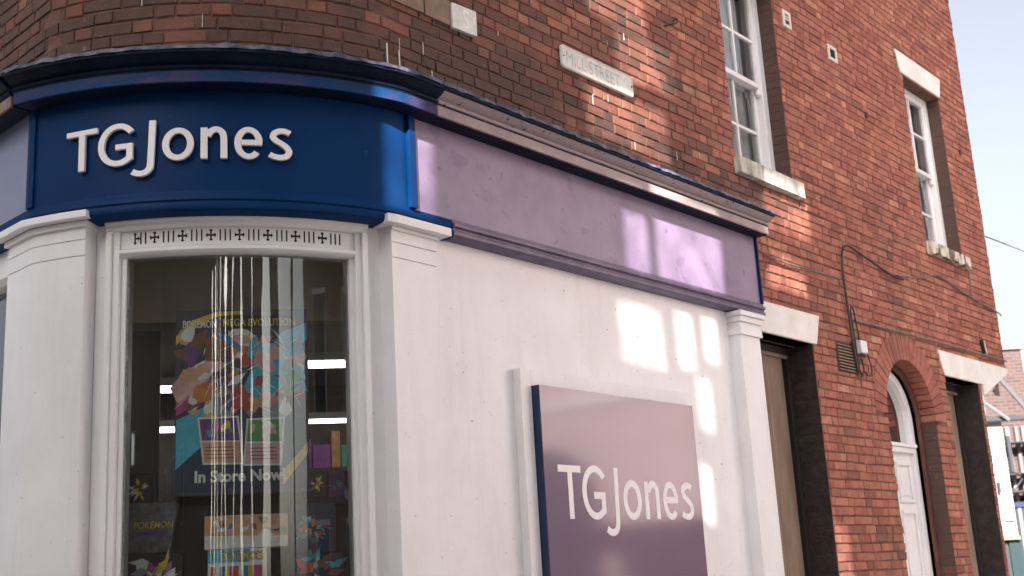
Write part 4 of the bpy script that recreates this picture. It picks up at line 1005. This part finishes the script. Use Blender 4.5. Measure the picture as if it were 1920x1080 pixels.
poly(e, 'purple', [(-.42, 1.925), (-.29, 1.925), (-.29, 1.943), (-.42, 1.943)], fn, .0015); settle(e)
e, fn = product('trading_card_box', -.482, -.372, 2.072, 2.20, .44, .08, 'black', 'small black box with a yellow and white burst standing behind the grey box')
burst(e, fn, -.43, 2.135, .05, ['yellow', 'white', 'white', 'mag', 'yellow'], 18, 3); settle(e)
e, fn = product('trading_card_box', -.47, -.235, 1.60, 1.835, .36, .12, 'black', 'black box with a pale starburst below the grey box')
burst(e, fn, -.35, 1.73, .13, ['white', 'grey', 'mag', 'yellow', 'grey'], 30, 4); settle(e)
e, fn = product('trading_card_box', -.147, .217, 1.85, 1.997, .40, .12, 'tan', 'wide tan and white display carton under the poster')
poly(e, 'white', [(-.145, 1.852), (.215, 1.852), (.215, 1.90), (-.145, 1.91)], fn, .0012)
for i in range(16): poly(e, random.choice(['tan', 'pink', 'grey', 'blue', 'brown', 'white']), blob(random.uniform(-.12, .19), random.uniform(1.925, 1.98), .02, .012, random.uniform(0, 3), 6, .3), fn, .0014 + i * .00004)
poly(e, 'white', blob(.12, 1.90, .03, .03, 0, 8, .2), fn, .0021); poly(e, 'green', [(.18, 1.91), (.21, 1.91), (.21, 1.935), (.18, 1.935)], fn, .0022); settle(e)
e, fn = product('trading_card_box', -.131, .123, 1.60, 1.848, .38, .12, 'white', 'white display carton with yellow lettering under the tan carton')
poly(e, 'cyan', [(-.129, 1.79), (.05, 1.79), (.05, 1.846), (-.129, 1.846)], fn, .0012)
txt(e, 'POK\u00c9MON', 0.05, -.075, 1.80, fn, 'navy', .0016, 0.003, 0.75); txt(e, 'POK\u00c9MON', 0.05, -.075, 1.80, fn, 'yellow', .002, 0.0006, 0.75)
P = [(.09 + .018 * math.cos(a * .5), 1.815 + .018 * math.sin(a * .5)) for a in range(12)]
poly(e, 'red', P, fn, .0016); poly(e, 'white', [(.09 + (x - .09) * .7, 1.815 + (z - 1.815) * .7) for x, z in P], fn, .0018)
for i in range(12): poly(e, ['red', 'white', 'blue', 'yellow', 'mag'][i % 5], [(-.129 + i * .021, 1.60), (-.129 + (i + 1) * .021, 1.60), (-.129 + (i + 1.6) * .02, 1.775), (-.129 + (i + .6) * .02, 1.775)], fn, .0012 + i * .00003)
settle(e)
e, fn = product('trading_card_box', .225, .43, 1.815, 2.035, .40, .12, 'navy', 'dark navy box with teal and orange streaks right of the display cartons')
burst(e, fn, .32, 1.93, .085, ['teal', 'cyan', 'orange', 'red', 'teal', 'white', 'brown'], 34, 6); settle(e)
e, fn = product('trading_card_box', .20, .46, 1.58, 1.812, .38, .12, 'navy', 'dark box with orange and blue streaks below the navy box')
burst(e, fn, .33, 1.73, .12, ['orange', 'cyan', 'red', 'pink', 'brown', 'teal'], 30, 8); settle(e)
e, fn = product('trading_card_box', .295, .398, 2.065, 2.185, .46, .08, 'black', 'small black box with yellow burst at the right above the navy box')
burst(e, fn, .345, 2.125, .046, ['yellow', 'white', 'white', 'orange'], 16, 9); settle(e)
e, fn = product('trading_card_box', .402, .478, 2.065, 2.18, .46, .08, 'purple', 'small dark box with blue and white burst at the far right of the window')
burst(e, fn, .44, 2.12, .04, ['white', 'blue', 'blue', 'grey'], 14, 10); settle(e)
dsp = empty('display_stand', inn(0, .36, 0.1)); tag(dsp, 'dark stepped display stand holding boxes behind the bow glass', 'display stand')
for (ta, tb, za, zb, da, db) in ((-.52, .52, .1, 1.575, .30, .62), (-.50, -.24, 1.836, 1.848, .36, .56), (-.50, -.37, 2.0705, 2.0715, .43, .56), (.22, .48, 1.8125, 1.8145, .38, .6), (.28, .48, 2.036, 2.064, .45, .6), (-.52, .52, 1.575, 2.06, .58, .60)):
    m = MB(); m.box(ta, tb, da, db, za, zb, inn); m.build('step', shelf_m, dsp)
settle(dsp)

# ------------------------------------------------------------------ houses and tree at the far end of the street
FB = brick_tex_mat('far pink brick', (0.052, 0.028, 0.027), (0.075, 0.042, 0.038), (0.085, 0.072, 0.068))
SLATE_R = mat('far slate', (0.09, 0.09, 0.10), (0.14, 0.14, 0.15), 8, 0.7)
FDARK = mat('far dark paint', (0.02, 0.022, 0.028), None, rough=0.5)
TEAL = mat('teal shopfront paint', (0.012, 0.028, 0.031), None, rough=0.4)
wh = empty('white_house', (8.4, 27, 0)); tag(wh, 'white rendered house with a projecting dark ledge at the end of the street', 'house')
m = MB(); m.box(6.0, 9.84, 25.0, 31.0, 0.0, 4.40); m.build('wall', mat('shade-dimmed white render', (0.22, 0.215, 0.21), (0.30, 0.295, 0.29), 2, 0.8), wh)  # white render's colour lowered to stand in for shade down the street
m = MB(); m.box(6.0, 10.45, 24.80, 25.0, 4.405, 4.49); m.build('ledge', FDARK, wh)
m = MB(); m.box(9.62, 9.80, 24.93, 24.999, 2.42, 2.88); n_ = m.build('notice_frame', PLATE, wh); m = MB(); m.box(9.65, 9.77, 24.92, 24.929, 2.47, 2.80); m.build('notice', mat('grey notice print', (0.3, 0.3, 0.32), (0.6, 0.6, 0.62), 9, 0.6), n_)
m = MB(); m.box(9.2, 9.80, 24.8, 24.999, 2.04, 2.10); m.build('canopy', mat('copper canopy edge', (0.4, 0.2, 0.1), None, rough=0.4), wh)
m = MB(); m.box(9.2, 9.58, 24.95, 24.999, 0.1, 2.035); m.build('shop_opening', FDARK, wh)
m = MB(); m.box(9.60, 9.83, 24.92, 24.998, 0.1, 2.035); m.build('shopfront', TEAL, wh)
m = MB(); m.box(9.3, 9.9, 25.2, 25.6, 4.49, 5.35); m.build('gable_brick', FB, wh)
m = MB(); m.box(9.42, 9.60, 25.1, 25.199, 4.49, 5.0); m.build('dark_panel', SLATE_R, wh)
m = MB(); m.tube([(9.80, 24.75, 5.32), (10.5, 24.75, 4.30)], 0.045, 6); m.build('verge_rail', mat('grey verge', (0.09, 0.088, 0.09), None, rough=0.5), wh)
m = MB(); m.tube([(9.35, 24.72, 4.86), (9.9, 24.72, 4.40)], 0.035, 6); m.build('verge_rail', mat('grey verge', (0.13, 0.125, 0.13), None, rough=0.5), wh)
m = MB(); m.box(9.865, 9.93, 24.9, 25.0, 3.35, 4.1); m.build('black_downpipe', FDARK, wh)
m = MB(); m.tube([(9.2, 24.7, 3.62), (9.6, 24.7, 3.45), (9.95, 24.7, 3.28)], 0.012, 5); m.build('slack_wire', CABLE, wh)
m = MB(); m.box(9.55, 9.585, 24.88, 24.99, 2.98, 3.18); m.build('wall_lamp', FDARK, wh)
settle(wh)
bh = empty('brick_house', (12, 30, 0)); tag(bh, 'pink brick house with a broad capped chimney at the end of the street', 'house')
m = MB(); m.box(9.90, 15.0, 27.0, 34.0, 0.0, 5.20); m.build('wall', FB, bh)
m = MB(); m.box(10.70, 11.30, 27.02, 27.8, 5.201, 6.22); ch = m.build('chimney', FB, bh); m = MB(); m.box(10.64, 11.35, 26.96, 27.86, 6.22, 6.30); m.build('chimney_cap', SLATE_R, ch, bevel=0.01)
m = MB(); m.hexa([(11.45, 26.8, 5.2), (15.3, 26.8, 5.2), (15.3, 30.5, 6.2), (11.45, 30.5, 6.2), (11.45, 26.8, 5.3), (15.3, 26.8, 5.3), (15.3, 30.5, 6.3), (11.45, 30.5, 6.3)]); m.build('roof', SLATE_R, bh)
for x, c_ in ((10.70, (0.2, 0.18, 0.18)), (10.90, (0.12, 0.10, 0.10)), (11.05, (0.17, 0.15, 0.15))):
    m = MB(); m.tube([(x, 26.93, 4.5), (x, 26.93, 0.2)], 0.05, 8); m.build('drainpipe', mat('pale pipe', c_, None, rough=0.5), bh)
for z in (3.05, 3.42, 4.1):
    m = MB(); m.box(10.3, 12.0, 26.5, 26.86, z, z + 0.03); m.build('balcony_bar', FDARK, bh)
m = MB(); m.tube([(10.5, 26.6, 3.05), (11.4, 26.6, 4.1)], 0.02, 5); m.build('stair_rail', FDARK, bh)
m = MB(); m.box(9.95, 12.5, 26.85, 26.995, 2.75, 2.86); m.build('shop_sign_band', mat('navy band', (0.01, 0.015, 0.07), None), bh)
m = MB(); m.box(9.98, 12.5, 26.9, 26.997, 0.1, 2.745); m.build('shop_front', FDARK, bh)
for (x, z) in ((11.25, 3.6), (12.3, 3.6)):
    m = MB(); m.box(x, x + 0.6, 26.95, 26.998, z, z + 1.1); f_ = m.build('window', WHITE, bh); m = MB(); m.box(x + .06, x + .54, 26.94, 26.9495, z + .06, z + 1.04); m.build('pane', FDARK, f_)
settle(bh)
# bare tree
tr = empty('bare_tree', (14.6, 36, 0)); tag(tr, 'bare winter tree rising behind the far brick chimney', 'tree')
BARK = mat('grey bark', (0.16, 0.14, 0.12), (0.26, 0.23, 0.20), 10, 0.9)
trunk = MB(); trunk.tube([(14.6, 36, 0), (14.58, 36, 2), (14.65, 36.05, 3.6)], 0.22, 8, 0.13); trunk.build('trunk', BARK, tr)
crown = MB(); tg = random.Random(11)
def grow(p, d, L, r, k):
    q = p + d * L; mid = p + d * L * .5 + Vector((tg.uniform(-1, 1), tg.uniform(-1, 1), tg.uniform(-.4, .4))) * L * .07
    crown.tube([p, mid, q], r, 4, r * .62)
    if k == 0: return
    for i in range(3 if k > 1 else 4):
        nd = (d + Vector((tg.uniform(-1, 1), tg.uniform(-1, 1), tg.uniform(-.15, .75))) * .62).normalized()
        grow(p + d * L * tg.uniform(.55, 1.0), nd, L * tg.uniform(.58, .8), r * .55, k - 1)
for i in range(6):
    a = i * 1.05; grow(Vector((14.65, 36.05, 3.4)), Vector((math.cos(a) * .55, math.sin(a) * .4, 1)).normalized(), 1.5, 0.07, 4)
crown.build('crown', BARK, tr); settle(tr)
# overhead wire in the sky
m = MB(); m.tube([tuple(Vector(rw(U_END - 0.01, -0.3, 4.955)).lerp(Vector((17.0, 22.0, 3.6)), i / 10)) for i in range(11)], 0.007, 5)
tag(m.build('overhead_wire', CABLE_G, None), 'thin overhead wire crossing the pale sky at the right', 'wire')
m = MB(); m.tube([(17, 22, 0), (17, 22, 4.2)], 0.09, 8, 0.06); tag(m.build('wire_pole', CABLE_G, None), 'grey pole holding the overhead wire beyond the frame', 'pole')

# ------------------------------------------------------------------ houses across the street, plus added sun blockers (behind and right of camera)
OPP = brick_tex_mat('opposite buff brick', (0.22, 0.15, 0.125), (0.29, 0.205, 0.17), (0.28, 0.245, 0.22))
LW = 7.0; TT = 0.05
ks_u = SUN_H.x * DW.x + SUN_H.y * DW.y; ks_n = SUN_H.x * NR.x + SUN_H.y * NR.y
KU = ks_u / ks_n; KZ = math.tan(SUN_EL) / ks_n
def hole(u0, u1, z0, z1):                              # light that falls on this part of the wall comes through here
    du, dz = LW * KU, LW * KZ
    eu, ez = abs(TT * KU), abs(TT * KZ)
    return (u0 + du - eu, u1 + du, z0 + dz, z1 + dz + ez)
LIT = [(3.82, 4.13, 3.28, 3.76), (5.72, 5.95, 3.29, 3.66), (6.05, 6.44, 3.29, 3.76), (6.50, 6.79, 3.29, 3.70), (5.58, 6.02, 2.82, 3.18), (6.17, 6.36, 2.85, 3.20), (6.48, 6.64, 2.92, 3.21), (6.35, 6.51, 2.48, 2.80), (6.30, 6.42, 1.92, 2.27),
       (5.50, 6.12, 4.98, 5.5), (5.78, 6.42, 4.66, 4.975), (5.42, 6.28, 4.16, 4.50), (7.46, 8.14, 3.98, 4.32), (7.40, 7.96, 3.55, 3.80), (7.97, 8.16, 1.30, 1.92)]
HOLES = [hole(*q) for q in LIT]
O_U0, O_U1, O_H = -15.6, 1.3, 15.5
for q_ in ((-5.45, -5.35), (-5.1, -4.95), (-4.7, -4.62), (-4.3, -4.2), (-3.9, -3.76), (-3.2, -3.1), (-2.4, -2.25), (-1.6, -1.5), (-0.75, -0.25), (0.35, 1.2)): HOLES.append((q_[0], q_[1], 0.15, 6.1))  # slits added for bright streaks reflected in the bow glass
us = sorted(set([O_U0, O_U1] + [q for h in HOLES for q in h[:2]])); zs = sorted(set([0, O_H] + [q for h in HOLES for q in h[2:]]))
ob = empty('unseen_sun_screen', rw(-6, LW, 0)); tag(ob, 'unseen brick screen added to shade the wall and throw sun patches on it', 'building')  # unseen screen, added to shade the wall and shape its sun patches
m = MB()
for j in range(len(zs) - 1):
    i = 0
    while i < len(us) - 1:
        def full(i): return not any(h[0] - 1e-6 <= us[i] and us[i + 1] <= h[1] + 1e-6 and h[2] - 1e-6 <= zs[j] and zs[j + 1] <= h[3] + 1e-6 for h in HOLES)
        if not full(i): i += 1; continue
        k = i
        while k < len(us) - 1 and full(k): k += 1
        m.box(us[i], us[k], LW, LW + TT, zs[j], zs[j + 1], rw); i = k
m.build('screen_wall', OPP, ob)
MIDP, n_, l_, b_ = new_mat('uneven sun filter'); n_.remove(b_)  # filter panes added in the holes to set the sun patches' brightness
t_ = n_.new('ShaderNodeBsdfTransparent'); tc_ = n_.new('ShaderNodeTexCoord'); z_ = n_.new('ShaderNodeTexNoise'); z_.inputs['Scale'].default_value = 3.2; z_.inputs['Detail'].default_value = 3; z_.inputs['Distortion'].default_value = 1.2
r_ = n_.new('ShaderNodeValToRGB'); r_.color_ramp.elements[0].position = 0.33; r_.color_ramp.elements[0].color = (0.22, 0.22, 0.215, 1); r_.color_ramp.elements[1].position = 0.62; r_.color_ramp.elements[1].color = (0.64, 0.64, 0.63, 1)
l_.new(tc_.outputs['Object'], z_.inputs['Vector']); l_.new(z_.outputs['Fac'], r_.inputs[0]); l_.new(r_.outputs[0], t_.inputs[0]); l_.new(t_.outputs[0], n_['Material Output'].inputs[0])
DIMP = MIDP.copy(); DIMP.name = 'dim sun filter'
for e_, c_ in zip([q for q in DIMP.node_tree.nodes if q.type == 'VALTORGB'][0].color_ramp.elements, (0.13, 0.34)): e_.color = (c_, c_, c_ * .98, 1)
CLRP = MIDP.copy(); CLRP.name = 'clear sun filter'
for e_, c_ in zip([q for q in CLRP.node_tree.nodes if q.type == 'VALTORGB'][0].color_ramp.elements, (0.5, 0.95)): e_.color = (c_, c_, c_ * .98, 1)
for i_, q_ in enumerate(HOLES[:len(LIT)]):
    w = MB(); w.add([rw(q_[0] - .01, LW + TT / 2, q_[2] - .01), rw(q_[1] + .01, LW + TT / 2, q_[2] - .01), rw(q_[1] + .01, LW + TT / 2, q_[3] + .01), rw(q_[0] - .01, LW + TT / 2, q_[3] + .01)], [(0, 1, 2, 3)]); w.build('sun_filter_pane', DIMP if 4 <= i_ <= 8 else (CLRP if i_ < 4 else MIDP), ob, fix=False)

for fl in range(3):
    for i in range(3):
        u = O_U0 + 0.8 + i * 2.2; z = 0.9 + fl * 2.0
        w = MB(); w.box(u, u + 0.9, LW - 0.06, LW - 0.002, z, z + 1.3, rw); f_ = w.build('window', WHITE, ob)  # windows set on the added sun screen
        w = MB(); w.box(u + .06, u + .84, LW - 0.064, LW - 0.0605, z + .06, z + 1.24, rw); w.build('pane', FDARK, f_)
settle(ob)
GB = brick_tex_mat('sunlit gable brick', (0.60, 0.44, 0.41), (0.65, 0.50, 0.47), (0.5, 0.46, 0.43))
def gable(name, u, o0, o1, h, mt, label, arch=False):
    e = empty(name, rw(u, (o0 + o1) / 2, 0)); tag(e, label, 'building')
    m = MB(); m.box(u, u + 12, o0, o1, 0, h, rw); m.build('wall', mt, e)
    m = MB(); m.prism([(o0 - .3, h), (o1 + .3, h), ((o0 + o1) / 2, h + 2.2)], u - 0.2, u + 12.2, lambda x, y, z: rw(y, x, z)); m.build('roof', SLATE_R, e)
    for i in range(int((o1 - o0) / 2.2)):
        for z in (1.0, 4.6):
            o = o0 + 0.8 + i * 2.2
            if arch and z < 2: continue
            w = MB(); w.box(u - 0.05, u - 0.002, o, o + 0.9, z, z + 1.7, rw); f_ = w.build('window', WHITE, e)
            w = MB(); w.box(u - 0.056, u - 0.0505, o + .07, o + .83, z + .07, z + 1.63, rw); w.build('pane', FDARK, f_)
    if arch:
        for oc, ra, zs_ in ((7.35, 0.95, 2.6), (10.6, 0.95, 2.6)):
            P = [(oc - ra, 0)] + [(oc - ra * math.cos(math.pi * k / 14), zs_ + ra * math.sin(math.pi * k / 14)) for k in range(15)] + [(oc + ra, 0)]
            w = MB(); w.prism(P, u - 0.03, u - 0.002, lambda x, y, z: rw(y, x, z)); w.build('archway', FDARK, e)
        w = MB(); w.box(u - 0.06, u - 0.002, o0, o1, 4.05, 4.2, rw); w.build('string_course', STONE_W, e)
    settle(e)
gable('gabled_house', 13.6, 4.6, 13.5, 8.6, GB, 'sunlit pink brick gabled house across the street', True)
gable('gabled_house', 17.0, 13.8, 24.0, 8.5, mat('cream render', (0.6, 0.5, 0.42), None, rough=0.8), 'cream rendered gabled house beyond the pink one')
def block(name, u0, u1, o0, o1, h, mt, label):
    e = empty(name, rw((u0 + u1) / 2, (o0 + o1) / 2, 0)); tag(e, label, 'building')
    m = MB(); m.box(u0, u1, o0, o1, 0, h, rw); m.build('wall', mt, e)
    m = MB(); m.box(u0 - .15, u1 + .15, o0 - .15, o1 + .15, h, h + 0.25, rw); m.build('parapet', SLATE_R, e)
    return e
e = block('shop_terrace', 1.6, 6.5, 8.6, 10.5, 6.3, OPP, 'low brown brick terrace straight across the street')
for i in range(2):
    for z in (0.9, 3.6):
        w = MB(); w.box(2.2 + i * 2.1, 3.2 + i * 2.1, 8.54, 8.598, z, z + 1.6, rw); f_ = w.build('window', WHITE, e); w = MB(); w.box(2.27 + i * 2.1, 3.13 + i * 2.1, 8.534, 8.5395, z + .07, z + 1.53, rw); w.build('pane', FDARK, f_)
settle(e)
e = block('unseen_dark_block', -24.0, -15.5, -7.0, 7.5, 9.8, OPP, 'unseen brick block added behind the camera to darken reflections and reveals')  # unseen block, added to keep the bow's left reflections and the reveals dark
settle(e)
settle(bld)
